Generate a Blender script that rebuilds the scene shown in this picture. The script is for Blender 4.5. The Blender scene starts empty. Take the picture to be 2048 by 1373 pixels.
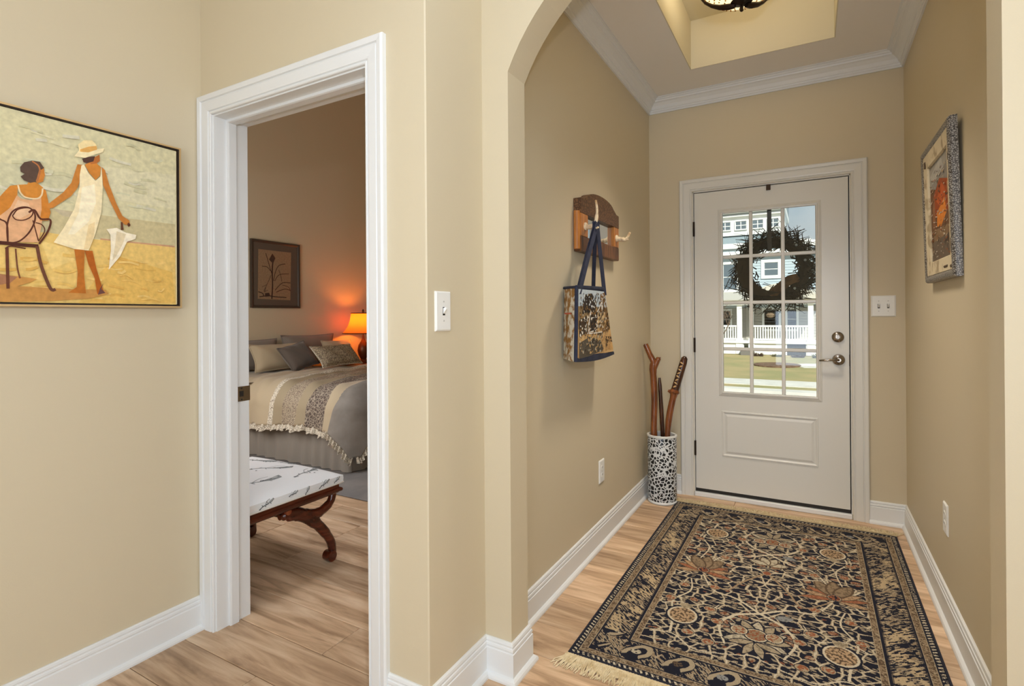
import bpy, bmesh, math, random
import numpy as np
from mathutils import Vector, Matrix
C = bpy.context.scene.collection
R = random.Random(7)
PI = math.pi

# ------------------------------------------------------------------ camera
F_PX, HOR, YAW, ROLL, PITCH, EYE = 1064.8, 630.9, 0.5137, -0.0069, 0.0012, 1.25
cam = bpy.data.cameras.new('camera'); cam_o = bpy.data.objects.new('camera', cam); C.objects.link(cam_o)
cam.sensor_fit = 'HORIZONTAL'; cam.sensor_width = 36.0; cam.lens = F_PX / 2048 * 36
cam.shift_y = -(686.5 - HOR) / 2048; cam.clip_start = 0.02; cam.clip_end = 500
r0 = Vector((math.cos(YAW), math.sin(YAW), 0)); f0 = Vector((-math.sin(YAW), math.cos(YAW), 0)); z0 = Vector((0, 0, 1))
fw = f0 * math.cos(PITCH) + z0 * math.sin(PITCH); up1 = -f0 * math.sin(PITCH) + z0 * math.cos(PITCH)
rt = r0 * math.cos(ROLL) + up1 * math.sin(ROLL); up = up1 * math.cos(ROLL) - r0 * math.sin(ROLL)
M = Matrix.Identity(4)
for i in range(3):
    M[i][0], M[i][1], M[i][2] = rt[i], up[i], -fw[i]
M.translation = (0, 0, EYE)
cam_o.matrix_world = M
bpy.context.scene.camera = cam_o
vs = bpy.context.scene.view_settings
vs.view_transform = 'Standard'; vs.look = 'None'; vs.exposure = 0.0; vs.gamma = 1.0; vs.use_curve_mapping = False
cy = bpy.context.scene.cycles
cy.max_bounces = 8; cy.diffuse_bounces = 5; cy.glossy_bounces = 3; cy.transparent_max_bounces = 12
cy.caustics_reflective = False; cy.caustics_refractive = False; cy.sample_clamp_indirect = 4.0
cy.use_denoising = True

def lin(c):
    return tuple(((x / 255) / 12.92 if x / 255 <= 0.04045 else ((x / 255 + 0.055) / 1.055) ** 2.4) for x in c) + (1.0,)

# ------------------------------------------------------------------ sky, sun, lamps
w = bpy.data.worlds.new('sky'); bpy.context.scene.world = w; w.use_nodes = True
nt = w.node_tree; N = nt.nodes; L = nt.links
bgn = N['Background']
tc = N.new('ShaderNodeTexCoord'); sep = N.new('ShaderNodeSeparateXYZ'); L.new(tc.outputs['Generated'], sep.inputs[0])
nz = N.new('ShaderNodeTexNoise'); nz.inputs['Scale'].default_value = 5.0; nz.inputs['Detail'].default_value = 5.0
L.new(tc.outputs['Generated'], nz.inputs['Vector'])
cr = N.new('ShaderNodeValToRGB'); cr.color_ramp.elements[0].position = 0.40; cr.color_ramp.elements[1].position = 0.62
cr.color_ramp.elements[0].color = lin((172, 196, 212)); cr.color_ramp.elements[1].color = lin((226, 230, 232))
L.new(nz.outputs['Fac'], cr.inputs['Fac'])
L.new(cr.outputs['Color'], bgn.inputs['Color'])
SKY = 1.0
bgn.inputs['Strength'].default_value = SKY

def lamp(kind, name, loc, power, color, size=0.1, rot=None, size_y=None, spread=None):
    d = bpy.data.lights.new(name, kind); d.energy = power; d.color = lin(color)[:3]
    if kind == 'AREA':
        d.size = size
        if size_y: d.shape = 'RECTANGLE'; d.size_y = size_y
        if spread: d.spread = spread
    elif kind == 'SUN': d.angle = 0.02
    else: d.shadow_soft_size = size
    o = bpy.data.objects.new(name, d); C.objects.link(o); o.location = loc
    if rot: o.rotation_euler = rot
    return o
sun = lamp('SUN', 'sun', (0, 0, 20), 7.0, (255, 246, 232))
sun.rotation_euler = Vector((-0.35, 0.75, -0.62)).to_track_quat('-Z', 'Y').to_euler()
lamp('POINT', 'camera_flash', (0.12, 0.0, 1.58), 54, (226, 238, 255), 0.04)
lamp('AREA', 'hall_fill_overhead', (-0.25, 0.2, 2.88), 6, (222, 237, 255), 0.4)  # added overhead fill, no fixture in the hall ceiling; lifts the lower foyer
lamp('AREA', 'hall_fill_overhead', (-0.25, 0.9, 2.88), 5, (222, 237, 255), 0.4)  # second added fill, nearer the arch
lamp('AREA', 'hall_fill_back', (1.9, -3.4, 1.5), 58, (216, 234, 255), 2.4, rot=(PI / 2, 0, 0), size_y=2.0)  # added fill, the back wall has no window; evens out hall and foyer
lamp('AREA', 'hall_fill_low', (0.6, -3.4, 0.8), 46, (216, 234, 255), 2.4, rot=(PI / 2, 0, 0), size_y=1.0)  # invented low source behind the camera, brightens the foyer's lower parts
lamp('AREA', 'hall_fill_side', (3.1, -2.2, 1.5), 54, (216, 234, 255), 2.0, rot=(PI / 2, 0, PI / 2), size_y=1.8)  # added area light, no side window is built; brightens the left hall wall
lamp('AREA', 'foyer_lamp_downlight', (-0.285, 2.76, 2.69), 9.5, (255, 241, 222), 0.3, spread=1.6)
lamp('POINT', 'foyer_lamp_bulb', (-0.285, 2.76, 2.92), 5.0, (255, 240, 212), 0.10)
lamp('POINT', 'bedside_lamp_bulb', (-5.03, 5.02, 1.19), 14, (255, 132, 40), 0.05)
lamp('AREA', 'bedroom_fill_near', (-3.9, 1.48, 1.5), 32, (250, 246, 242), 1.2, rot=(PI / 2, 0, 0), size_y=1.2)  # no window here; area light put in to brighten the bed side
lamp('AREA', 'bedroom_fill_overhead', (-2.7, 2.3, 4.3), 8, (244, 246, 255), 0.8, spread=1.2)  # added downward fill without a fixture, for bench top and bedroom floor

# ------------------------------------------------------------------ materials
MATS = {}
def mat(name, color, rough=0.6, metal=0.0, spec=0.4, bump=None, vary=None, emit=None, trans=None, coat=0.0, sheen=0.0, island=0.0):
    """bump = (scale, strength); vary = (scale, second colour, lo, hi); stretch is left to special materials"""
    if name in MATS: return MATS[name]
    m = bpy.data.materials.new(name); m.use_nodes = True; n = m.node_tree.nodes; l = m.node_tree.links
    b = n['Principled BSDF']; b.inputs['Base Color'].default_value = lin(color); b.inputs['Roughness'].default_value = rough
    b.inputs['Metallic'].default_value = metal; b.inputs['Specular IOR Level'].default_value = spec
    if coat: b.inputs['Coat Weight'].default_value = coat; b.inputs['Coat Roughness'].default_value = 0.15
    if sheen: b.inputs['Sheen Weight'].default_value = sheen
    t = n.new('ShaderNodeTexCoord')
    if vary:
        z = n.new('ShaderNodeTexNoise'); z.inputs['Scale'].default_value = vary[0]; z.inputs['Detail'].default_value = 4
        l.new(t.outputs['Object'], z.inputs['Vector'])
        r = n.new('ShaderNodeValToRGB'); r.color_ramp.elements[0].position = vary[2] if len(vary) > 2 else 0.35
        r.color_ramp.elements[1].position = vary[3] if len(vary) > 3 else 0.65
        r.color_ramp.elements[0].color = lin(color); r.color_ramp.elements[1].color = lin(vary[1])
        l.new(z.outputs['Fac'], r.inputs['Fac']); l.new(r.outputs['Color'], b.inputs['Base Color'])
    if bump:
        z = n.new('ShaderNodeTexNoise'); z.inputs['Scale'].default_value = bump[0]; z.inputs['Detail'].default_value = 3
        l.new(t.outputs['Object'], z.inputs['Vector'])
        bp = n.new('ShaderNodeBump'); bp.inputs['Strength'].default_value = bump[1]; bp.inputs['Distance'].default_value = 0.004
        l.new(z.outputs['Fac'], bp.inputs['Height']); l.new(bp.outputs['Normal'], b.inputs['Normal'])
    if emit:
        b.inputs['Emission Color'].default_value = lin(emit[0]); b.inputs['Emission Strength'].default_value = emit[1]
    MATS[name] = m
    return m

def paint_mat(name='painted', rough=0.75, noise=0.12, scale=60):
    """colour comes from the mesh's own colour layer (flat print, paint, pile)"""
    m = bpy.data.materials.new(name); m.use_nodes = True; n = m.node_tree.nodes; l = m.node_tree.links
    b = n['Principled BSDF']; b.inputs['Roughness'].default_value = rough; b.inputs['Specular IOR Level'].default_value = 0.2
    a = n.new('ShaderNodeAttribute'); a.attribute_name = 'Col'
    t = n.new('ShaderNodeTexCoord'); z = n.new('ShaderNodeTexNoise'); z.inputs['Scale'].default_value = scale; z.inputs['Detail'].default_value = 4
    l.new(t.outputs['Object'], z.inputs['Vector'])
    mr = n.new('ShaderNodeMapRange'); mr.inputs['From Min'].default_value = 0.3; mr.inputs['From Max'].default_value = 0.7
    mr.inputs['To Min'].default_value = 1 - noise; mr.inputs['To Max'].default_value = 1 + noise
    l.new(z.outputs['Fac'], mr.inputs['Value'])
    mx = n.new('ShaderNodeMix'); mx.data_type = 'RGBA'; mx.blend_type = 'MULTIPLY'; mx.inputs['Factor'].default_value = 1
    l.new(a.outputs['Color'], mx.inputs[6]); l.new(mr.outputs['Result'], mx.inputs[7])
    l.new(mx.outputs[2], b.inputs['Base Color'])
    return m

def wood_mat(name, c1, c2, c3, along=0, scale=9.0, rough=0.4, objrand=0.0, stretch=9.0, coat=0.0):
    m = bpy.data.materials.new(name); m.use_nodes = True; n = m.node_tree.nodes; l = m.node_tree.links
    b = n['Principled BSDF']; b.inputs['Roughness'].default_value = rough; b.inputs['Specular IOR Level'].default_value = 0.35
    if coat: b.inputs['Coat Weight'].default_value = coat; b.inputs['Coat Roughness'].default_value = 0.12
    t = n.new('ShaderNodeTexCoord'); mp = n.new('ShaderNodeMapping')
    s = [1.0, 1.0, 1.0]
    for i in range(3):
        if i != along: s[i] = stretch
    mp.inputs['Scale'].default_value = s
    oi = n.new('ShaderNodeObjectInfo'); cb = n.new('ShaderNodeCombineXYZ'); mu = n.new('ShaderNodeMath'); mu.operation = 'MULTIPLY'; mu.inputs[1].default_value = 40.0
    l.new(oi.outputs['Random'], mu.inputs[0])
    for i in range(3): l.new(mu.outputs[0], cb.inputs[i])
    if objrand: l.new(cb.outputs[0], mp.inputs['Location'])
    l.new(t.outputs['Object'], mp.inputs['Vector'])
    z = n.new('ShaderNodeTexNoise'); z.inputs['Scale'].default_value = scale * 0.25; z.inputs['Detail'].default_value = 6; z.inputs['Roughness'].default_value = 0.6; z.inputs['Distortion'].default_value = 0.6
    l.new(mp.outputs[0], z.inputs['Vector'])
    r = n.new('ShaderNodeValToRGB'); e = r.color_ramp.elements
    e[0].position = 0.30; e[0].color = lin(c1); e[1].position = 0.70; e[1].color = lin(c3)
    k = e.new(0.5); k.color = lin(c2)
    l.new(z.outputs['Fac'], r.inputs['Fac'])
    hs = n.new('ShaderNodeHueSaturation')
    l.new(r.outputs['Color'], hs.inputs['Color'])
    if objrand:
        mr = n.new('ShaderNodeMapRange'); mr.inputs['To Min'].default_value = 1 - objrand; mr.inputs['To Max'].default_value = 1 + objrand
        l.new(oi.outputs['Random'], mr.inputs['Value']); l.new(mr.outputs['Result'], hs.inputs['Value'])
    l.new(hs.outputs['Color'], b.inputs['Base Color'])
    bp = n.new('ShaderNodeBump'); bp.inputs['Strength'].default_value = 0.12; bp.inputs['Distance'].default_value = 0.002
    l.new(z.outputs['Fac'], bp.inputs['Height']); l.new(bp.outputs['Normal'], b.inputs['Normal'])
    MATS[name] = m
    return m

def glass_mat(name, tint=(235, 240, 240), refl=0.08):
    m = bpy.data.materials.new(name); m.use_nodes = True; n = m.node_tree.nodes; l = m.node_tree.links
    n.remove(n['Principled BSDF'])
    tr = n.new('ShaderNodeBsdfTransparent'); tr.inputs[0].default_value = lin(tint)
    g = n.new('ShaderNodeBsdfGlossy'); g.inputs['Roughness'].default_value = 0.02
    fr = n.new('ShaderNodeFresnel'); fr.inputs[0].default_value = 1.45
    mx = n.new('ShaderNodeMixShader'); l.new(fr.outputs[0], mx.inputs[0]); l.new(tr.outputs[0], mx.inputs[1]); l.new(g.outputs[0], mx.inputs[2])
    l.new(mx.outputs[0], n['Material Output'].inputs[0])
    return m

def voro_mat(name, base, line, scale, width, rough=0.3, stretch=(1, 1, 1), mottled=None):
    """cells of one colour between bands of another: crackle, painted ceramic, lace, printed cloth"""
    m = bpy.data.materials.new(name); m.use_nodes = True; n = m.node_tree.nodes; l = m.node_tree.links
    b = n['Principled BSDF']; b.inputs['Roughness'].default_value = rough; b.inputs['Specular IOR Level'].default_value = 0.4
    t = n.new('ShaderNodeTexCoord'); mp = n.new('ShaderNodeMapping'); mp.inputs['Scale'].default_value = stretch
    l.new(t.outputs['Object'], mp.inputs['Vector'])
    z = n.new('ShaderNodeTexNoise'); z.inputs['Scale'].default_value = scale * 0.6
    l.new(mp.outputs[0], z.inputs['Vector'])
    ad = n.new('ShaderNodeMix'); ad.data_type = 'VECTOR'; ad.inputs['Factor'].default_value = 0.045 * 20 / scale if scale > 20 else 0.06
    l.new(mp.outputs[0], ad.inputs[4]); l.new(z.outputs['Color'], ad.inputs[5])
    v = n.new('ShaderNodeTexVoronoi'); v.feature = 'DISTANCE_TO_EDGE'; v.inputs['Scale'].default_value = scale
    l.new(ad.outputs[1], v.inputs['Vector'])
    r = n.new('ShaderNodeValToRGB'); e = r.color_ramp.elements
    e[0].position = width * 0.8; e[0].color = lin(line); e[1].position = width * 1.2; e[1].color = lin(base)
    l.new(v.outputs['Distance'], r.inputs['Fac'])
    l.new(r.outputs['Color'], b.inputs['Base Color'])
    bp = n.new('ShaderNodeBump'); bp.inputs['Strength'].default_value = 0.25; bp.inputs['Distance'].default_value = 0.002
    l.new(v.outputs['Distance'], bp.inputs['Height']); l.new(bp.outputs['Normal'], b.inputs['Normal'])
    MATS[name] = m
    return m

WALL = mat('wall_paint', (208, 195, 167), 0.55, bump=(260, 0.05))
WHITE = mat('white_trim_paint', (228, 229, 228), 0.35, bump=(40, 0.008))
CEIL = mat('ceiling_paint', (238, 234, 228), 0.8)
TRAY = mat('tray_paint', (216, 208, 184), 0.7)
DOORW = mat('door_paint', (223, 221, 214), 0.32)
PLASTIC = mat('white_plastic', (236, 235, 230), 0.3)
SLOT = mat('dark_slot', (40, 36, 32), 0.5)
NICKEL = mat('nickel', (150, 140, 128), 0.18, metal=1.0)
BRONZE = mat('dark_bronze', (52, 40, 32), 0.4, metal=0.7)
PAINT = paint_mat()
PILE = paint_mat('rug_pile', 0.95, 0.18, 350)
FABRICP = paint_mat('printed_cloth', 0.85, 0.10, 120)
GLASS = glass_mat('window_glass')
PLANK = wood_mat('oak_plank', (148, 118, 90), (200, 168, 135), (226, 199, 168), along=0, scale=9, rough=0.42, objrand=0.16)

# ------------------------------------------------------------------ mesh building
class MB:
    def __init__(s): s.v = []; s.f = []; s.m = []; s.c = None
    def add(s, vs_, fs, mi=0):
        k = len(s.v); s.v += [tuple(p) for p in vs_]
        for f in fs: s.f.append(tuple(k + i for i in f)); s.m.append(mi)
        return s
    def box(s, x0, x1, y0, y1, z0, z1, mi=0):
        return s.add([(x0, y0, z0), (x1, y0, z0), (x1, y1, z0), (x0, y1, z0), (x0, y0, z1), (x1, y0, z1), (x1, y1, z1), (x0, y1, z1)],
                     [(0, 3, 2, 1), (4, 5, 6, 7), (0, 1, 5, 4), (1, 2, 6, 5), (2, 3, 7, 6), (3, 0, 4, 7)], mi)
    def cbox(s, x0, x1, y0, y1, z0, z1, c=0.003, mi=0, seg=1):
        bm = bmesh.new(); bmesh.ops.create_cube(bm, size=1.0)
        for v in bm.verts:
            v.co = (x0 + (v.co.x + .5) * (x1 - x0), y0 + (v.co.y + .5) * (y1 - y0), z0 + (v.co.z + .5) * (z1 - z0))
        c = min(c, (x1 - x0) * .45, (y1 - y0) * .45, (z1 - z0) * .45)
        bmesh.ops.bevel(bm, geom=list(bm.edges), offset=c, segments=seg, profile=0.5, affect='EDGES')
        bm.verts.index_update()
        s.add([v.co[:] for v in bm.verts], [tuple(v.index for v in f.verts) for f in bm.faces], mi); bm.free()
        return s
    def prism(s, poly, fn, h0, h1, mi=0):
        """poly: 2D outline; fn(a, b, h) -> point"""
        n = len(poly)
        vs_ = [fn(a, b, h0) for a, b in poly] + [fn(a, b, h1) for a, b in poly]
        fs = [tuple(range(n))[::-1], tuple(range(n, 2 * n))] + [(i, (i + 1) % n, n + (i + 1) % n, n + i) for i in range(n)]
        return s.add(vs_, fs, mi)
    def tube(s, path, rad, n=8, caps=True, mi=0, flat=None, closed=False):
        path = [Vector(p) for p in path]; k = len(path)
        if not hasattr(rad, '__len__'): rad = [rad] * k
        rings = []; prev = None
        for i, p in enumerate(path):
            if closed: d = path[(i + 1) % k] - path[i - 1]
            else: d = path[min(i + 1, k - 1)] - path[max(i - 1, 0)]
            d.normalize()
            if prev is None:
                a = Vector((0, 0, 1)) if abs(d.z) < .9 else Vector((1, 0, 0))
                u = d.cross(a).normalized()
            else: u = (prev - d * prev.dot(d)).normalized()
            prev = u; v = d.cross(u)
            fx, fy = flat if flat else (1, 1)
            rings.append([p + u * (math.cos(t) * rad[i] * fx) + v * (math.sin(t) * rad[i] * fy) for t in (2 * PI * j / n for j in range(n))])
        vs_ = [q for r in rings for q in r]; fs = []
        for i in range(k if closed else k - 1):
            a, b = i * n, ((i + 1) % k) * n
            for j in range(n): fs.append((a + j, a + (j + 1) % n, b + (j + 1) % n, b + j))
        if caps and not closed: fs += [tuple(range(n))[::-1], tuple(range((k - 1) * n, k * n))]
        return s.add(vs_, fs, mi)
    def lathe(s, prof, c, n=32, mi=0, axis='z', caps=True):
        vs_ = []; fs = []
        for r, h in prof:
            for j in range(n):
                t = 2 * PI * j / n; a, b = r * math.cos(t), r * math.sin(t)
                vs_.append((c[0] + a, c[1] + b, c[2] + h) if axis == 'z' else (c[0] + a, c[1] - h, c[2] + b) if axis == 'y' else (c[0] + h, c[1] + a, c[2] + b))
        for i in range(len(prof) - 1):
            for j in range(n): fs.append((i * n + j, i * n + (j + 1) % n, (i + 1) * n + (j + 1) % n, (i + 1) * n + j))
        if caps: fs += [tuple(range(n))[::-1], tuple(range((len(prof) - 1) * n, len(prof) * n))]
        return s.add(vs_, fs, mi)
    def grid(s, nu, nv, fn, mi=0, mfn=None):
        k = len(s.v)
        for i in range(nu + 1):
            for j in range(nv + 1): s.v.append(tuple(fn(i / nu, j / nv)))
        for i in range(nu):
            for j in range(nv):
                a = k + i * (nv + 1) + j
                s.f.append((a, a + nv + 1, a + nv + 2, a + 1)); s.m.append(mfn((i + .5) / nu, (j + .5) / nv) if mfn else mi)
        return s
    def ribbon(s, path, side, wd, th, mi=0):
        path = [Vector(p) for p in path]; k = len(path); vs_ = []
        sd = Vector(side).normalized()
        for i, p in enumerate(path):
            d = (path[min(i + 1, k - 1)] - path[max(i - 1, 0)]).normalized(); nn = d.cross(sd).normalized()
            ww = wd[i] if hasattr(wd, '__len__') else wd
            for a, b in ((-.5, -.5), (.5, -.5), (.5, .5), (-.5, .5)): vs_.append(p + sd * a * ww + nn * b * th)
        fs = [(0, 1, 2, 3)[::-1], tuple(range(4 * k - 4, 4 * k))]
        for i in range(k - 1):
            for j in range(4): fs.append((4 * i + j, 4 * i + (j + 1) % 4, 4 * i + 4 + (j + 1) % 4, 4 * i + 4 + j))
        return s.add(vs_, fs, mi)

def wloc(o):
    p = Vector((0, 0, 0))
    while o is not None: p += o.location; o = o.parent
    return p

def obj(name, mb, m, parent=None, smooth=False, fix=True, loc=None, ang=0.7):
    me = bpy.data.meshes.new(name)
    vs_ = mb.v
    if parent is not None: off = wloc(parent); lc = Vector((0, 0, 0))
    else:
        if loc is None:
            a = np.array(vs_); lc = Vector(((a[:, 0].min() + a[:, 0].max()) / 2, (a[:, 1].min() + a[:, 1].max()) / 2, a[:, 2].min()))
        else: lc = Vector(loc)
        off = lc
    me.from_pydata([(x - off.x, y - off.y, z - off.z) for x, y, z in vs_], [], mb.f)
    for q in (m if isinstance(m, (list, tuple)) else [m]): me.materials.append(q)
    me.polygons.foreach_set('material_index', mb.m)
    if fix:
        bm = bmesh.new(); bm.from_mesh(me); bmesh.ops.recalc_face_normals(bm, faces=list(bm.faces)); bm.to_mesh(me); bm.free()
    if smooth:
        me.polygons.foreach_set('use_smooth', [True] * len(me.polygons)); me.set_sharp_from_angle(angle=ang)
    me.update()
    o = bpy.data.objects.new(name, me); C.objects.link(o)
    if parent is not None: o.parent = parent
    else: o.location = lc
    return o

def part(name, mb, m, parent, smooth=False, **k): return obj(name, mb, m, parent, smooth, **k)
def struct(name, mb, m, smooth=False, **k):
    o = obj(name, mb, m, None, smooth, loc=(0, 0, 0), **k); o['kind'] = 'structure'; return o
def thing(name, loc, label, cat, group=None):
    o = bpy.data.objects.new(name, None); C.objects.link(o); o.location = loc; o.empty_display_size = 0.05
    o['label'] = label; o['category'] = cat
    if group: o['group'] = group
    return o
def tag(o, label, cat, group=None):
    o['label'] = label; o['category'] = cat
    if group: o['group'] = group
    return o

def sweep(prof, path, nrm, side=1, closed=False):
    """mitred run of a moulding: profile (offset in plane, height along nrm); one MB per straight piece"""
    path = [Vector(p) for p in path]; n = Vector(nrm).normalized(); k = len(path)
    cnt = k if closed else k - 1
    sd = [(n.cross((path[(i + 1) % k] - path[i]).normalized())) * side for i in range(cnt)]
    def mit(i):
        if closed: a, b = sd[i - 1], sd[i % cnt]
        else: a, b = sd[max(i - 1, 0)], sd[min(i, cnt - 1)]
        return (a + b) / (1 + a.dot(b))
    out = []
    for i in range(cnt):
        j = (i + 1) % k; mb = MB(); q = len(prof)
        A = [path[i] + mit(i) * o + n * h for o, h in prof]; B = [path[j] + mit(j if closed else i + 1) * o + n * h for o, h in prof]
        mb.add(A + B, [(t, (t + 1) % q, q + (t + 1) % q, q + t) for t in range(q)] + [tuple(range(q))[::-1], tuple(range(q, 2 * q))])
        out.append(mb)
    return out
def joined(mbs):
    m = MB()
    for b in mbs: m.add(b.v, b.f)
    return m

def catmull(pts, n=8):
    P = [Vector(p) for p in pts]; out = []
    for i in range(len(P) - 1):
        a, b, c, d = P[max(i - 1, 0)], P[i], P[i + 1], P[min(i + 2, len(P) - 1)]
        for k in range(n):
            t = k / n
            out.append(0.5 * ((2 * b) + (c - a) * t + (2 * a - 5 * b + 4 * c - d) * t * t + (3 * b - a - 3 * c + d) * t ** 3))
    return out + [P[-1]]

def paint(name, items, fn, parent, m=None, h0=0.0, dh=0.00012, base=None):
    """flat print: polygons and strokes (already in metres on their plane) laid one over the other"""
    vs_ = []; fs = []; cols = []
    def face(pts, col, h):
        k = len(vs_); vs_.extend(fn(a, b, h) for a, b in pts); fs.append(tuple(range(k, k + len(pts)))); cols.append(lin(col))
    for i, e in enumerate(items):
        h = h0 + dh * i
        if e[0] == 'p': face(e[2], e[1], h)
        else:
            pts = [(p[0], p[1]) for p in catmull([(a, b, 0) for a, b in e[2]], 5)] if len(e[2]) > 2 else e[2]
            wd = e[3]
            L_ = []; R_ = []
            for j, p in enumerate(pts):
                a = pts[max(j - 1, 0)]; b = pts[min(j + 1, len(pts) - 1)]
                dx, dy = b[0] - a[0], b[1] - a[1]; q = math.hypot(dx, dy) or 1
                nx, ny = -dy / q * wd / 2, dx / q * wd / 2
                L_.append((p[0] + nx, p[1] + ny)); R_.append((p[0] - nx, p[1] - ny))
            for j in range(len(pts) - 1): face([L_[j], L_[j + 1], R_[j + 1], R_[j]], e[1], h)
    me = bpy.data.meshes.new(name); off = wloc(parent)
    me.from_pydata([(x - off.x, y - off.y, z - off.z) for x, y, z in vs_], [], fs)
    at = me.color_attributes.new('Col', 'FLOAT_COLOR', 'CORNER')
    buf = []
    for p, c in zip(me.polygons, cols): buf += list(c) * p.loop_total
    at.data.foreach_set('color', buf)
    me.materials.append(m or PAINT); me.update()
    o = bpy.data.objects.new(name, me); C.objects.link(o); o.parent = parent
    return o
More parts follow.
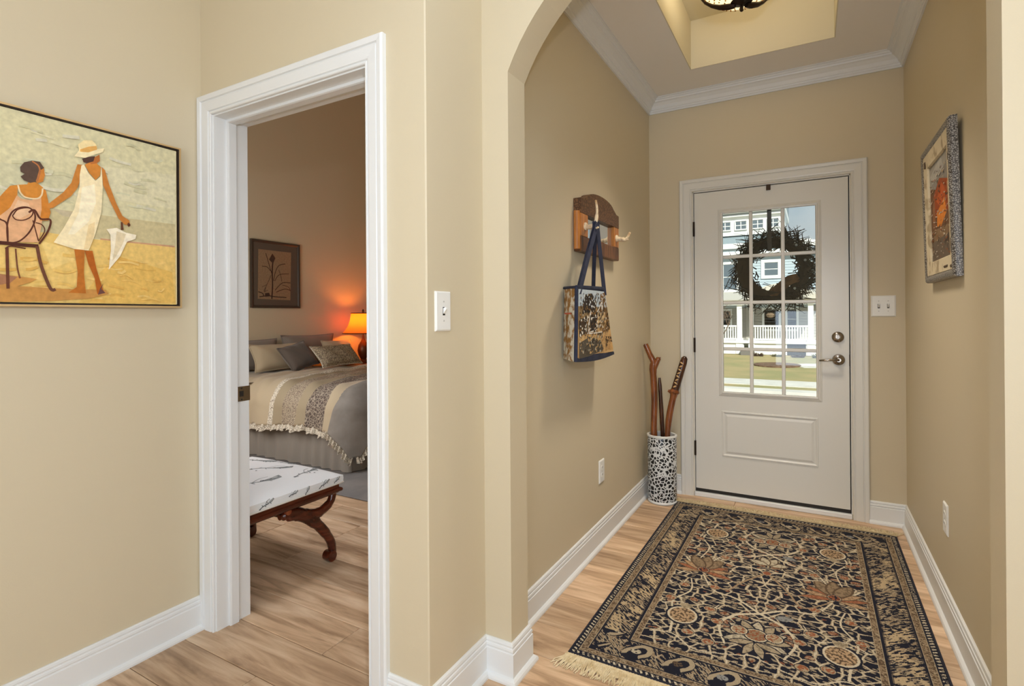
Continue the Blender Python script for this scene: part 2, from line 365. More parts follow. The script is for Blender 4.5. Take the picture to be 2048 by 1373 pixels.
ART=[
 ('p',(216,208,168),[(0.368,1.916),(1.149,1.89),(1.145,1.301),(0.365,1.289)]),
 ('p',(206,200,164),[(0.367,1.695),(0.713,1.73),(0.861,1.714),(0.751,1.605),(0.366,1.494)]),
 ('p',(222,214,178),[(0.898,1.775),(1.146,1.799),(1.145,1.667),(0.954,1.668),(0.907,1.713)]),
 ('p',(204,190,146),[(0.751,1.605),(0.897,1.606),(1.144,1.61),(1.144,1.52),(0.983,1.525),(0.86,1.523),(0.751,1.52),(0.366,1.454),(0.366,1.534)]),
 ('p',(196,182,150),[(0.763,1.607),(0.809,1.604),(0.897,1.603),(0.861,1.582),(0.792,1.586)]),
 ('p',(232,196,116),[(0.366,1.474),(0.638,1.51),(0.751,1.527),(0.808,1.522),(0.878,1.521),(0.983,1.521),(1.144,1.523),(1.145,1.301),(0.365,1.289)]),
 ('p',(206,156,120),[(0.897,1.526),(0.983,1.526),(1.141,1.527),(1.141,1.521),(0.983,1.521),(0.897,1.521)]),
 ('p',(228,186,100),[(0.953,1.469),(1.132,1.426),(1.143,1.307),(0.833,1.301),(0.896,1.41)]),
 ('p',(238,206,130),[(0.735,1.498),(0.8,1.485),(0.825,1.446),(0.762,1.411),(0.75,1.45)]),
 ('p',(196,142,76),[(0.366,1.374),(0.637,1.386),(0.685,1.381),(0.723,1.376),(0.707,1.365),(0.677,1.352),(0.791,1.348),(0.91,1.349),(0.919,1.335),(0.859,1.318),(0.75,1.307),(0.366,1.293)]),
 ('p',(166,116,84),[(0.447,1.374),(0.637,1.386),(0.677,1.38),(0.659,1.36),(0.637,1.354),(0.447,1.345)]),
 ('p',(206,132,54),[(0.66,1.656),(0.678,1.662),(0.677,1.616),(0.656,1.584),(0.638,1.563),(0.617,1.53),(0.596,1.537),(0.624,1.597),(0.646,1.634)]),
 ('p',(224,172,128),[(0.607,1.529),(0.638,1.563),(0.66,1.589),(0.676,1.63),(0.686,1.622),(0.712,1.622),(0.736,1.644),(0.74,1.598),(0.736,1.548),(0.727,1.492),(0.603,1.48)]),
 ('p',(232,190,150),[(0.678,1.616),(0.704,1.611),(0.712,1.583),(0.682,1.559),(0.66,1.565)]),
 ('p',(210,138,58),[(0.66,1.656),(0.679,1.663),(0.701,1.669),(0.705,1.68),(0.724,1.68),(0.74,1.667),(0.739,1.641),(0.724,1.629),(0.697,1.628),(0.68,1.649)]),
 ('p',(206,130,52),[(0.738,1.665),(0.747,1.659),(0.753,1.625),(0.759,1.591),(0.752,1.564),(0.731,1.561),(0.736,1.597),(0.735,1.637)]),
 ('s',(240,214,170),[(0.679,1.662),(0.684,1.641),(0.697,1.628),(0.724,1.629),(0.736,1.642),(0.739,1.664)],0.0042),
 ('p',(204,130,58),[(0.726,1.724),(0.742,1.733),(0.745,1.707),(0.74,1.686),(0.726,1.678),(0.718,1.69)]),
 ('p',(94,74,62),[(0.684,1.719),(0.694,1.736),(0.713,1.746),(0.732,1.747),(0.743,1.73),(0.737,1.724),(0.73,1.719),(0.725,1.694),(0.721,1.681),(0.708,1.675),(0.693,1.68),(0.685,1.69),(0.695,1.7),(0.685,1.705)]),
 ('s',(178,112,66),[(0.713,1.744),(0.728,1.734),(0.732,1.715),(0.725,1.684)],0.0042),
 ('p',(204,132,60),[(0.831,1.763),(0.845,1.765),(0.842,1.725),(0.831,1.685),(0.813,1.654),(0.765,1.607),(0.751,1.602),(0.75,1.614),(0.792,1.662),(0.814,1.698)]),
 ('p',(198,126,58),[(0.9,1.771),(0.91,1.762),(0.922,1.716),(0.943,1.655),(0.962,1.613),(0.984,1.6),(0.986,1.584),(0.969,1.583),(0.95,1.602),(0.925,1.657),(0.904,1.71)]),
 ('p',(188,112,44),[(0.821,1.48),(0.85,1.481),(0.847,1.406),(0.851,1.354),(0.853,1.335),(0.804,1.336),(0.827,1.356),(0.83,1.405)]),
 ('p',(178,96,34),[(0.85,1.478),(0.872,1.48),(0.883,1.42),(0.897,1.367),(0.906,1.339),(0.885,1.334),(0.878,1.387),(0.86,1.434)]),
 ('p',(112,74,66),[(0.903,1.371),(0.897,1.352),(0.909,1.339),(0.887,1.332),(0.893,1.353)]),
 ('p',(248,230,186),[(0.842,1.762),(0.849,1.767),(0.862,1.74),(0.882,1.719),(0.896,1.737),(0.9,1.769),(0.903,1.701),(0.898,1.614),(0.88,1.537),(0.861,1.48),(0.821,1.481),(0.766,1.496),(0.792,1.545),(0.821,1.612),(0.836,1.687),(0.837,1.729)]),
 ('p',(240,214,162),[(0.861,1.566),(0.879,1.579),(0.877,1.531),(0.861,1.484),(0.847,1.482),(0.854,1.523)]),
 ('p',(252,240,206),[(0.843,1.689),(0.879,1.707),(0.883,1.644),(0.861,1.576),(0.821,1.529),(0.804,1.527),(0.834,1.604)]),
 ('p',(208,134,58),[(0.851,1.767),(0.868,1.78),(0.881,1.783),(0.898,1.769),(0.895,1.74),(0.882,1.722),(0.864,1.742)]),
 ('p',(186,112,56),[(0.875,1.795),(0.894,1.812),(0.895,1.79),(0.885,1.779),(0.868,1.772),(0.866,1.779)]),
 ('p',(86,60,52),[(0.844,1.785),(0.862,1.796),(0.881,1.803),(0.876,1.784),(0.858,1.773),(0.848,1.774)]),
 ('p',(250,232,186),[(0.822,1.787),(0.835,1.81),(0.862,1.813),(0.889,1.83),(0.908,1.837),(0.903,1.822),(0.882,1.809),(0.853,1.79)]),
 ('p',(247,224,168),[(0.836,1.806),(0.833,1.83),(0.849,1.848),(0.872,1.855),(0.885,1.842),(0.887,1.827),(0.862,1.81)]),
 ('p',(226,172,96),[(0.838,1.814),(0.862,1.83),(0.885,1.839),(0.887,1.827),(0.862,1.811),(0.839,1.807)]),
 ('p',(250,238,210),[(0.925,1.541),(0.913,1.559),(0.944,1.568),(0.973,1.555),(1.006,1.551),(1.003,1.536),(0.976,1.523),(0.954,1.469),(0.919,1.419),(0.926,1.488)]),
 ('p',(232,214,176),[(0.944,1.556),(0.973,1.55),(0.963,1.514),(0.939,1.462),(0.93,1.45),(0.939,1.506)]),
 ('p',(104,66,48),[(0.957,1.591),(0.963,1.59),(0.966,1.564),(0.957,1.562)]),
 ('s',(100,58,42),[(0.979,1.589),(0.984,1.584),(0.979,1.58)],0.0072),
 ('s',(92,52,38),[(0.654,1.486),(0.653,1.536),(0.663,1.574),(0.682,1.593),(0.704,1.597),(0.718,1.583),(0.718,1.555),(0.704,1.519),(0.683,1.492),(0.663,1.482)],0.0042),
 ('s',(92,52,38),[(0.667,1.569),(0.678,1.587),(0.701,1.596),(0.714,1.589),(0.71,1.571),(0.693,1.557),(0.674,1.555),(0.666,1.564),(0.667,1.569)],0.003),
 ('s',(92,52,38),[(0.704,1.582),(0.718,1.592),(0.733,1.567),(0.758,1.567),(0.751,1.529),(0.729,1.487)],0.0054),
 ('s',(92,52,38),[(0.721,1.553),(0.737,1.548),(0.743,1.529),(0.728,1.496)],0.003),
 ('s',(92,52,38),[(0.57,1.537),(0.617,1.558),(0.638,1.55),(0.652,1.538),(0.654,1.486)],0.0042),
 ('s',(92,52,38),[(0.714,1.559),(0.727,1.497)],0.003),
 ('s',(80,44,34),[(0.55,1.472),(0.638,1.48),(0.681,1.479),(0.727,1.48)],0.0108),
 ('s',(104,60,42),[(0.652,1.467),(0.653,1.403),(0.654,1.343)],0.0078),
 ('s',(110,70,52),[(0.724,1.479),(0.734,1.419),(0.757,1.348),(0.77,1.346)],0.009),
 ('s',(120,76,52),[(0.672,1.466),(0.676,1.409),(0.682,1.376)],0.0042),
 ('s',(92,52,38),[(0.648,1.464),(0.659,1.472),(0.678,1.471),(0.696,1.469)],0.0036),
]
BPRINT=[
 ('p',(150,124,96),[(3.737,2.007),(4.162,2.008),(4.147,1.449),(3.727,1.457)]),
 ('s',(70,50,40),[(3.902,1.461),(3.912,1.617),(3.909,1.778),(3.918,1.894),(3.914,1.963)],0.016),
 ('s',(70,50,40),[(3.909,1.732),(3.881,1.81),(3.856,1.888),(3.828,1.971)],0.008),
 ('s',(70,50,40),[(3.782,1.82),(3.842,1.817),(3.887,1.776)],0.0069),
 ('p',(80,58,46),[(3.911,1.974),(3.95,1.926),(3.92,1.859),(3.869,1.901)]),
 ('s',(78,56,44),[(3.925,1.664),(3.946,1.757),(3.993,1.842),(4.081,1.87)],0.008),
 ('s',(78,56,44),[(3.939,1.664),(3.999,1.738),(4.128,1.758)],0.0069),
 ('s',(78,56,44),[(3.944,1.561),(4.038,1.646),(4.149,1.652)],0.008),
 ('s',(78,56,44),[(3.957,1.538),(4.065,1.577),(4.141,1.568)],0.008),
 ('s',(78,56,44),[(3.993,1.795),(4.019,1.727),(4.032,1.664)],0.0057),
 ('s',(78,56,44),[(4.038,1.623),(4.12,1.603),(4.148,1.557)],0.0057),
 ('s',(90,66,52),[(3.893,1.731),(3.867,1.672),(3.831,1.602),(3.809,1.533)],0.0046),
 ('s',(90,66,52),[(3.777,1.588),(3.835,1.613),(3.802,1.544),(3.853,1.557)],0.0046),
 ('s',(60,44,36),[(3.733,1.536),(3.783,1.52),(3.796,1.493)],0.0092),
 ('s',(60,44,36),[(3.745,1.48),(3.853,1.494),(3.944,1.485),(4.092,1.481)],0.0092),
 ('p',(70,52,42),[(3.815,1.521),(3.866,1.529),(3.879,1.489),(3.815,1.482)]),
]
BAG=[
 ('p',(176,190,200),[(2.197,1.35),(2.532,1.372),(2.557,1.268),(2.195,1.261)]),
 ('p',(206,212,214),[(2.197,1.35),(2.321,1.361),(2.304,1.309),(2.2,1.295)]),
 ('p',(58,50,44),[(2.256,1.344),(2.338,1.352),(2.397,1.311),(2.37,1.267),(2.238,1.261),(2.232,1.308)]),
 ('p',(232,226,216),[(2.319,1.279),(2.478,1.325),(2.496,1.287),(2.404,1.223),(2.394,1.174),(2.285,1.171),(2.294,1.231)]),
 ('p',(64,54,46),[(2.311,1.249),(2.396,1.267),(2.403,1.186),(2.317,1.176)]),
 ('p',(120,90,56),[(2.46,1.35),(2.536,1.365),(2.563,1.268),(2.431,1.264)]),
 ('p',(206,178,134),[(2.401,1.258),(2.524,1.264),(2.529,1.215),(2.404,1.211)]),
 ('p',(130,98,60),[(2.518,1.264),(2.573,1.264),(2.607,1.178),(2.457,1.162),(2.495,1.209)]),
 ('p',(74,60,46),[(2.195,1.226),(2.27,1.249),(2.285,1.171),(2.198,1.156)]),
 ('p',(204,164,108),[(2.193,1.156),(2.611,1.178),(2.66,1.078),(2.192,1.058)]),
 ('p',(92,84,72),[(2.197,1.127),(2.317,1.152),(2.456,1.128),(2.511,1.08),(2.315,1.061),(2.196,1.058)]),
 ('p',(64,50,40),[(2.531,1.145),(2.63,1.141),(2.646,1.112),(2.57,1.123),(2.561,1.08),(2.545,1.081)]),
 ('s',(240,236,228),[(2.488,1.332),(2.423,1.28),(2.396,1.267)],0.0048),
 ('s',(240,236,228),[(2.319,1.237),(2.404,1.242)],0.0036),
 ('s',(236,230,220),[(2.286,1.249),(2.269,1.195),(2.293,1.168),(2.457,1.169)],0.006),
]
# ------------------------------------------------------------------ the shell
XF, XR, YD, YA, YA2, XJ, XJR, XC, YB, XL = -1.016, 0.472, 3.8245, 1.5815, 1.7021, -0.9026, 0.3743, -1.0077, 1.2658, -2.1594
YB2, HC, FC, BC = 1.406, 2.92, 2.775, 4.4
BX0, BY1 = -5.33, 6.0
xz = lambda y0: (lambda a, b, h: (a, y0 + h, b))

fl = struct('floor', MB().box(BX0 - .2, 3.3, -3.7, BY1 + .2, -0.16, -0.012), PLANK)
PW, PL = 0.192, 1.22
pm = {}
row = 0; y = 0.60
while y < 3.70:
    x = -3.55 - R.random() * 0.9
    while x < 0.62:
        x1 = x + PL
        a, b = max(x, -3.55), min(x1, 0.66)
        if b - a > 0.12:
            ln = round(b - a, 3)
            if ln not in pm:
                q = MB().cbox(-ln / 2 + .0012, ln / 2 - .0012, -PW / 2 + .0011, PW / 2 - .0011, -0.012, 0.0, 0.0022)
                me = bpy.data.meshes.new('plank'); me.from_pydata(q.v, [], q.f); me.materials.append(PLANK); pm[ln] = me
            o = bpy.data.objects.new('plank', pm[ln]); C.objects.link(o); o.parent = fl
            o.location = ((a + b) / 2, y + PW / 2, 0)
        x = x1
    y += PW
YP = y
# the rest of the floor, out of sight, one sheet of the same boards' level
struct('floor_hall', MB().box(-2.2, 3.3, -3.7, 0.60, -0.012, 0).box(.66, 3.3, .6, YA, -.012, 0), PLANK)
struct('floor_bedroom', MB().box(BX0, -1.15, YP, BY1, -0.012, 0).box(BX0, -3.55, YB2, YP, -.012, 0), PLANK)

struct('wall_left', MB().box(XL - .14, XL, -3.6, YB, 0, HC), WALL)
DX0, DX1, DH = -2.072, -1.248, 2.055      # bedroom doorway, jamb faces
struct('wall_bedroom', MB().prism([(XL - .14, 0), (DX0 - .02, 0), (DX0 - .02, DH + .02), (DX1 + .02, DH + .02), (DX1 + .02, 0), (XC - .012, 0), (XC - .012, BC), (XL - .14, BC)], xz(YB), 0, YB2 - YB), WALL)
struct('wall_foyer_left', MB().prism([(XC - .004, YB), (XC, YB + .004), (XC, YA), (XF, YA + .01), (XF, YD + .15), (XC - .13, YD + .15), (XC - .13, YB2), (XC - .012, YB2), (XC - .012, YB)], lambda a, b, h: (a, b, h), 0, HC), WALL)
arc = []
for i in range(33):
    t0 = math.acos(0.638 / 0.70) ; t = t0 + (PI - 2 * t0) * i / 32
    arc.append((-0.264 + 0.70 * math.cos(t), 1.80 + 0.70 * math.sin(t)))
out = [(XC, 0), (XJ, 0), (XJ, 2.088)] + arc[::-1][1:-1] + [(XJR, 2.088), (XJR, 0), (3.34, 0), (3.34, HC), (XC, HC)]
struct('wall_arch', MB().prism(out, xz(YA), 0, YA2 - YA), WALL)
EX0, EX1, EH = -0.718, 0.206, 2.098
struct('wall_entry', MB().prism([(XF, 0), (EX0, 0), (EX0, EH), (EX1, EH), (EX1, 0), (XR + .13, 0), (XR + .13, HC + .3), (XF, HC + .3)], xz(YD), 0, .15), WALL)
struct('wall_foyer_right', MB().box(XR, XR + .13, YA2, YD, 0, HC + .3), WALL)
struct('wall_hall_right', MB().prism([(.9, YA), (.9, -1.0), (3.2, -1.0), (3.2, -3.6), (3.34, -3.6), (3.34, YA)], lambda a, b, h: (a, b, h), 0, HC), WALL)
struct('wall_hall_back', MB().box(XL - .14, 3.34, -3.74, -3.6, 0, HC), WALL)
struct('wall_bedroom_head', MB().box(BX0 - .14, BX0, YB, BY1, 0, BC), WALL)
struct('wall_bedroom_far', MB().box(BX0 - .14, XC - .13, BY1, BY1 + .14, 0, BC), WALL)
struct('wall_bedroom_near', MB().box(BX0, XL - .14, YB, YB2, 0, BC), WALL)
struct('wall_bedroom_right', MB().box(XC - .27, XC - .13, YB2 + .02, BY1, HC, BC).box(XC - .27, XC - .13, YD + .15, BY1, 0, HC), WALL)
struct('ceiling_bedroom', MB().box(BX0 - .14, XC - .13, YB, BY1 + .14, BC, BC + .1), CEIL)
struct('ceiling_hall', MB().box(XL - .14, 3.34, -3.74, YA2, HC, HC + .12), CEIL)
# foyer ceiling with the square recess
TX0, TX1, TY0, TY1, TZ = -.647, .116, 2.09, 3.432, 3.075
c = MB()
for x0, x1, y0, y1 in ((XF, XR, YA2, TY0 - .005), (XF, XR, TY1 + .005, YD), (XF, TX0 - .005, TY0 - .005, TY1 + .005), (TX1 + .005, XR, TY0 - .005, TY1 + .005)): c.box(x0, x1, y0, y1, FC, FC + .02)
struct('ceiling_foyer', c, CEIL)
t = MB()
for x0, x1, y0, y1 in ((TX0 - .005, TX0, TY0, TY1), (TX1, TX1 + .005, TY0, TY1), (TX0 - .005, TX1 + .005, TY0 - .005, TY0), (TX0 - .005, TX1 + .005, TY1, TY1 + .005)): t.box(x0, x1, y0, y1, FC, TZ)
t.box(TX0 - .03, TX1 + .03, TY0 - .03, TY1 + .03, TZ, TZ + .05)
struct('ceiling_recess', t, TRAY)

# ------------------------------------------------------------------ mouldings
BASE = [(0, 0), (.028, 0), (.028, .007), (.025, .014), (.019, .019), (.0135, .021), (.0135, .098), (.0105, .100), (.0105, .104), (.0125, .107), (.0115, .114), (.0085, .116), (.0085, .120), (.010, .123), (.008, .130), (.004, .133), (0, .133)]
def base_run(names, pts, side=1):
    for nm, mb in zip(names, sweep(BASE, pts, (0, 0, 1), side)): struct(nm, mb, WHITE)
base_run(['baseboard_left'], [(XL, -3.6, 0), (XL, YB - .0, 0)], -1)
base_run(['baseboard_bedroom_wall', 'baseboard_switch_wall', 'baseboard_arch_left', 'baseboard_jamb_left', 'baseboard_jamb_back', 'baseboard_foyer_left', 'baseboard_entry_left'],
         [(-1.172, YB, 0), (XC, YB, 0), (XC, YA, 0), (XJ, YA, 0), (XJ, YA2, 0), (XF, YA2, 0), (XF, YD, 0), (-.801, YD, 0)], -1)
base_run(['baseboard_entry_right', 'baseboard_foyer_right', 'baseboard_jamb_right_back', 'baseboard_jamb_right', 'baseboard_arch_right'],
         [(.288, YD, 0), (XR, YD, 0), (XR, YA2, 0), (XJR, YA2, 0), (XJR, YA, 0), (.9, YA, 0)], -1)
CROWN = [(0, -.090), (.010, -.090), (.011, -.080), (.017, -.077), (.019, -.068), (.024, -.066), (.034, -.046), (.050, -.030), (.062, -.024), (.064, -.017), (.071, -.014), (.076, -.006), (.086, -.005), (.086, 0), (0, 0)]
cp = [(XF, YA2, FC), (XF, YD, FC), (XR, YD, FC), (XR, YA2, FC)]
for i, mb in enumerate(sweep(CROWN, cp, (0, 0, 1), -1, closed=True)): struct('trim_%d' % (i + 1), mb, WHITE)

# bedroom doorway: jambs, stops, casing, strike plate
CASE = [(0, 0), (0, .010), (.003, .013), (.007, .013), (.009, .009), (.012, .009), (.014, .014), (.020, .015), (.050, .017), (.053, .014), (.056, .014), (.058, .020), (.074, .022), (.078, .020), (.080, .016), (.080, 0)]
d1 = struct('door_1', MB().box(DX0 - .02, DX0, YB, YB2 + .004, 0, DH).box(DX1, DX1 + .02, YB, YB2 + .004, 0, DH).box(DX0 - .02, DX1 + .02, YB, YB2 + .004, DH, DH + .02), WHITE)
for mb in sweep(CASE, [(DX0 - .005, YB, 0), (DX0 - .005, YB, DH + .005), (DX1 + .005, YB, DH + .005), (DX1 + .005, YB, 0)], (0, -1, 0), 1): part('casing', mb, WHITE, d1)
for mb in sweep([(0, 0), (-.012, 0), (-.012, .03), (-.010, .036), (0, .036)], [(DX0, YB2 - .054, 0), (DX0, YB2 - .054, DH), (DX1, YB2 - .054, DH), (DX1, YB2 - .054, 0)], (0, -1, 0), 1): part('door_stop', mb, WHITE, d1)
sp = part('strike_plate', MB().cbox(DX0 - .001, DX0 + .0025, YB2 - .050, YB2 + .008, .902, .964, .001), NICKEL, d1)
part('latch_hole', MB().box(DX0 + .001, DX0 + .0031, YB2 - .040, YB2 - .022, .922, .945), SLOT, sp)
for z in (.909, .957): part('screw', MB().lathe([(.0035, 0), (.0035, .0015), (.001, .002)], (DX0 + .0025, YB2 - .031, z), 10, axis='x'), SLOT, sp)

# front door: frame, casing, leaf, lite, panel, hardware
fr = struct('trim_5', MB().box(EX0, EX0 + .006, YD, YD + .15, .03, EH).box(EX1 - .006, EX1, YD, YD + .15, .03, EH).box(EX0, EX1, YD, YD + .15, EH - .007, EH), DOORW)
for mb in sweep([(a * 1.04, b) for a, b in CASE], [(EX0 - .002, YD, 0), (EX0 - .002, YD, EH + .002), (EX1 + .002, YD, EH + .002), (EX1 + .002, YD, 0)], (0, -1, 0), 1): part('casing', mb, DOORW, fr)
part('door_stop', MB().box(EX0 + .006, EX0 + .03, YD + .048, YD + .06, .03, EH - .007).box(EX1 - .03, EX1 - .006, YD + .048, YD + .06, .03, EH - .007).box(EX0 + .03, EX1 - .03, YD + .048, YD + .06, EH - .03, EH - .007), SLOT, fr)
part('threshold', MB().cbox(EX0 + .002, EX1 - .002, YD - .012, YD + .16, 0.0, .030, .004), WHITE, fr)
part('door_sweep', MB().box(EX0 + .008, EX1 - .008, YD + .012, YD + .05, .030, .056), SLOT, fr)
LX0, LX1, LZ0, LZ1 = -.707, .194, .055, 2.085
GX0, GX1, GZ0, GZ1 = -.522, .019, .732, 1.927
leaf = MB().prism([(LX0, LZ0), (LX1, LZ0), (LX1, LZ1), (LX0, LZ1), (LX0, LZ0), (GX0 - .01, GZ0 - .01), (GX0 - .01, GZ1 + .01), (GX1 + .01, GZ1 + .01), (GX1 + .01, GZ0 - .01), (GX0 - .01, GZ0 - .01)], xz(YD + .003), 0, .044)
d2 = MB()
for x0, x1, z0, z1 in ((LX0, GX0 - .008, LZ0, LZ1), (GX1 + .008, LX1, LZ0, LZ1), (GX0 - .008, GX1 + .008, LZ0, GZ0 - .008), (GX0 - .008, GX1 + .008, GZ1 + .008, LZ1)): d2.box(x0, x1, YD + .003, YD + .047, z0, z1)
d2 = struct('door_2', d2, DOORW)
LITE = [(0, 0), (0, .006), (.004, .012), (.010, .013), (.014, .009), (.020, .008), (.026, .004), (.030, .003), (.032, 0)]
lf = part('lite_frame', joined(sweep(LITE, [(GX0, YD + .003, GZ0), (GX0, YD + .003, GZ1), (GX1, YD + .003, GZ1), (GX1, YD + .003, GZ0)], (0, -1, 0), 1, closed=True)), DOORW, d2)
gx = [GX0, -.351, -.163, GX1]; gz = [GZ0, 1.018, 1.328, 1.636, GZ1]
for i in (1, 2): part('muntin', MB().cbox(gx[i] - .011, gx[i] + .011, YD + .008, YD + .020, GZ0 - .004, GZ1 + .004, .004), DOORW, d2)
for k in (1, 2, 3): part('muntin', MB().cbox(GX0 - .004, GX1 + .004, YD + .009, YD + .019, gz[k] - .011, gz[k] + .011, .004), DOORW, d2)
for i in range(3):
    for k in range(4):
        part('pane', MB().box(gx[i] - .006 if i == 0 else gx[i], gx[i + 1] + (.006 if i == 2 else 0), YD + .020, YD + .025, gz[k] - (.006 if k == 0 else 0), gz[k + 1] + (.006 if k == 3 else 0)), GLASS, d2)
PX0, PX1, PZ0, PZ1 = -.538, .027, .293, .600
pp = [(PX0, YD + .003, PZ0), (PX0, YD + .003, PZ1), (PX1, YD + .003, PZ1), (PX1, YD + .003, PZ0)]
part('panel_moulding', joined(sweep([(0, 0), (.002, .005), (.009, .006), (.014, .002), (.018, 0)], [Vector(p) for p in pp], (0, -1, 0), -1, closed=True)), DOORW, d2)
q = MB(); b = .036
q.add([(PX0 + .022, YD + .0025, PZ0 + .022), (PX1 - .022, YD + .0025, PZ0 + .022), (PX1 - .022, YD + .0025, PZ1 - .022), (PX0 + .022, YD + .0025, PZ1 - .022),
       (PX0 + b, YD - .003, PZ0 + b), (PX1 - b, YD - .003, PZ0 + b), (PX1 - b, YD - .003, PZ1 - b), (PX0 + b, YD - .003, PZ1 - b)],
      [(4, 5, 6, 7), (0, 1, 5, 4), (1, 2, 6, 5), (2, 3, 7, 6), (3, 0, 4, 7)])
part('raised_panel', q, DOORW, d2)
db = part('deadbolt', MB().lathe([(.033, 0), (.033, .006), (.030, .012), (.022, .016), (.010, .017)], (.135, YD + .003, 1.106), 28, axis='y'), NICKEL, d2, smooth=True)
part('thumb_turn', MB().cbox(.130, .140, YD - .034, YD - .012, 1.092, 1.122, .003), NICKEL, db)
hb = part('lever_rose', MB().lathe([(.034, 0), (.034, .006), (.031, .012), (.018, .015), (.012, .018), (.012, .045)], (.138, YD + .003, .967), 28, axis='y'), NICKEL, d2, smooth=True)
part('lever', MB().tube([(.140, YD - .050, .968), (.120, YD - .052, .969), (.085, YD - .053, .967), (.050, YD - .052, .964), (.036, YD - .048, .962)], [.011, .011, .010, .009, .007], 10, flat=(1, .7)), NICKEL, hb, smooth=True)
for z in (1.84, 1.04, .33):
    h = part('hinge', MB().box(LX0 - .006, LX0 + .003, YD - .002, YD + .004, z - .05, z + .05), BRONZE, d2)
    part('hinge_knuckle', MB().lathe([(.006, 0), (.006, .10)], (LX0 - .003, YD - .004, z - .05), 10), BRONZE, h)
part('latch_edge', MB().box(LX1 - .001, LX1 + .004, YD - .001, YD + .004, .93, 1.0), BRONZE, d2)
# exterior face of our own house
SIDE = mat('pale_siding', (196, 200, 202), 0.7)
struct('wall_outside', MB().box(XC - .128, EX0 - .1, YD + .15, YD + .2, -.8, 3.4).box(EX1 + .1, 4, YD + .15, YD + .2, -.8, 3.4).box(EX0 - .1, EX1 + .1, YD + .15, YD + .2, EH + .1, 3.4), SIDE)
struct('roof', MB().box(XC - .13, 4.2, -4.2, YD + .5, 3.42, 3.5).box(BX0 - .3, XC, YB - .1, BY1 + .5, BC + .1, BC + .2), SIDE)
struct('stoop', MB().cbox(-1.3, .8, YD + .152, YD + 1.5, -.8, -.02, .02), mat('stoop_concrete', (176, 172, 164), 0.8, bump=(40, .1)))
# ------------------------------------------------------------------ small things on the walls
def wall_basis(p, nrm):
    """local (a along wall, b up, h out of wall) -> point; a runs to the viewer's right"""
    p = Vector(p); n = Vector(nrm); a = Vector((0, 0, 1)).cross(n)
    return lambda u, v, h: tuple(p + a * u + Vector((0, 0, 1)) * v + n * h)
def plate(name, p, nrm, label, gangs=1, kind='toggle'):
    f = wall_basis(p, nrm); W_, H_ = (.078 if gangs == 1 else .122), .124
    t = thing(name, p, label, 'light switch' if kind == 'toggle' else 'wall outlet')
    q = MB(); a, b = W_ / 2, H_ / 2
    o = [(-a, -b), (a, -b), (a, b), (-a, b)]; i_ = [(x * .88, y * .92) for x, y in o]
    q.add([f(x, y, 0) for x, y in o] + [f(x, y, .003) for x, y in o] + [f(x, y, .0065) for x, y in i_],
          [(0, 1, 2, 3)] + [(k, (k + 1) % 4, 4 + (k + 1) % 4, 4 + k) for k in range(4)] + [(4 + k, 4 + (k + 1) % 4, 8 + (k + 1) % 4, 8 + k) for k in range(4)] + [(8, 9, 10, 11)])
    part('cover_plate', q, PLASTIC, t)
    for g in range(gangs):
        c_ = (g - (gangs - 1) / 2) * .046
        def bx(nm, u0, u1, v0, v1, h0, h1, m, par):
            return part(nm, MB().prism([(u0, v0), (u1, v0), (u1, v1), (u0, v1)], f, h0, h1), m, par)
        if kind == 'toggle':
            s_ = bx('switch_slot', c_ - .0055, c_ + .0055, -.013, .013, .006, .0072, SLOT, t)
            q = MB().add([f(c_ - .004, -.009, .006), f(c_ + .004, -.009, .006), f(c_ + .004, .009, .006), f(c_ - .004, .009, .006),
                          f(c_ - .0032, .006, .018), f(c_ + .0032, .006, .018), f(c_ + .0032, .013, .016), f(c_ - .0032, .013, .016)],
                         [(0, 3, 2, 1), (4, 5, 6, 7), (0, 1, 5, 4), (1, 2, 6, 5), (2, 3, 7, 6), (3, 0, 4, 7)])
            part('toggle', q, PLASTIC, t)
            for v in (-.030, .030): part('screw', MB().prism([(c_ + .003 * math.cos(k), v + .003 * math.sin(k)) for k in (0, 1.05, 2.1, 3.14, 4.2, 5.24)], f, .006, .0072), mat('screw_head', (190, 188, 182), .3), t)
        else:
            for v in (-.0195, .0195):
                s_ = part('socket', MB().prism([(c_ + .0165 * math.cos(k / 12 * 2 * PI), v + .0135 * math.sin(k / 12 * 2 * PI)) for k in range(12)], f, .006, .0078), PLASTIC, t)
                for du in (-.006, .006): bx('slot', c_ + du - .001, c_ + du + .001, v - .002, v + .006, .0075, .0082, SLOT, s_)
            part('screw', MB().prism([(c_ + .003 * math.cos(k), .003 * math.sin(k)) for k in (0, 1.05, 2.1, 3.14, 4.2, 5.24)], f, .006, .0075), mat('screw_head', (190, 188, 182), .3), t)
    return t
plate('light_switch', (XC, 1.342, 1.266), (1, 0, 0), 'white single toggle switch plate between bedroom doorway and arch')
plate('light_switch', (.366, YD, 1.293), (0, -1, 0), 'white double toggle switch plate right of the front door', 2)
plate('wall_outlet', (XF, 2.785, .395), (1, 0, 0), 'white outlet on the left foyer wall above the baseboard', 1, 'outlet')
plate('wall_outlet', (XR, 2.765, .409), (-1, 0, 0), 'white outlet on the right foyer wall above the baseboard', 1, 'outlet')

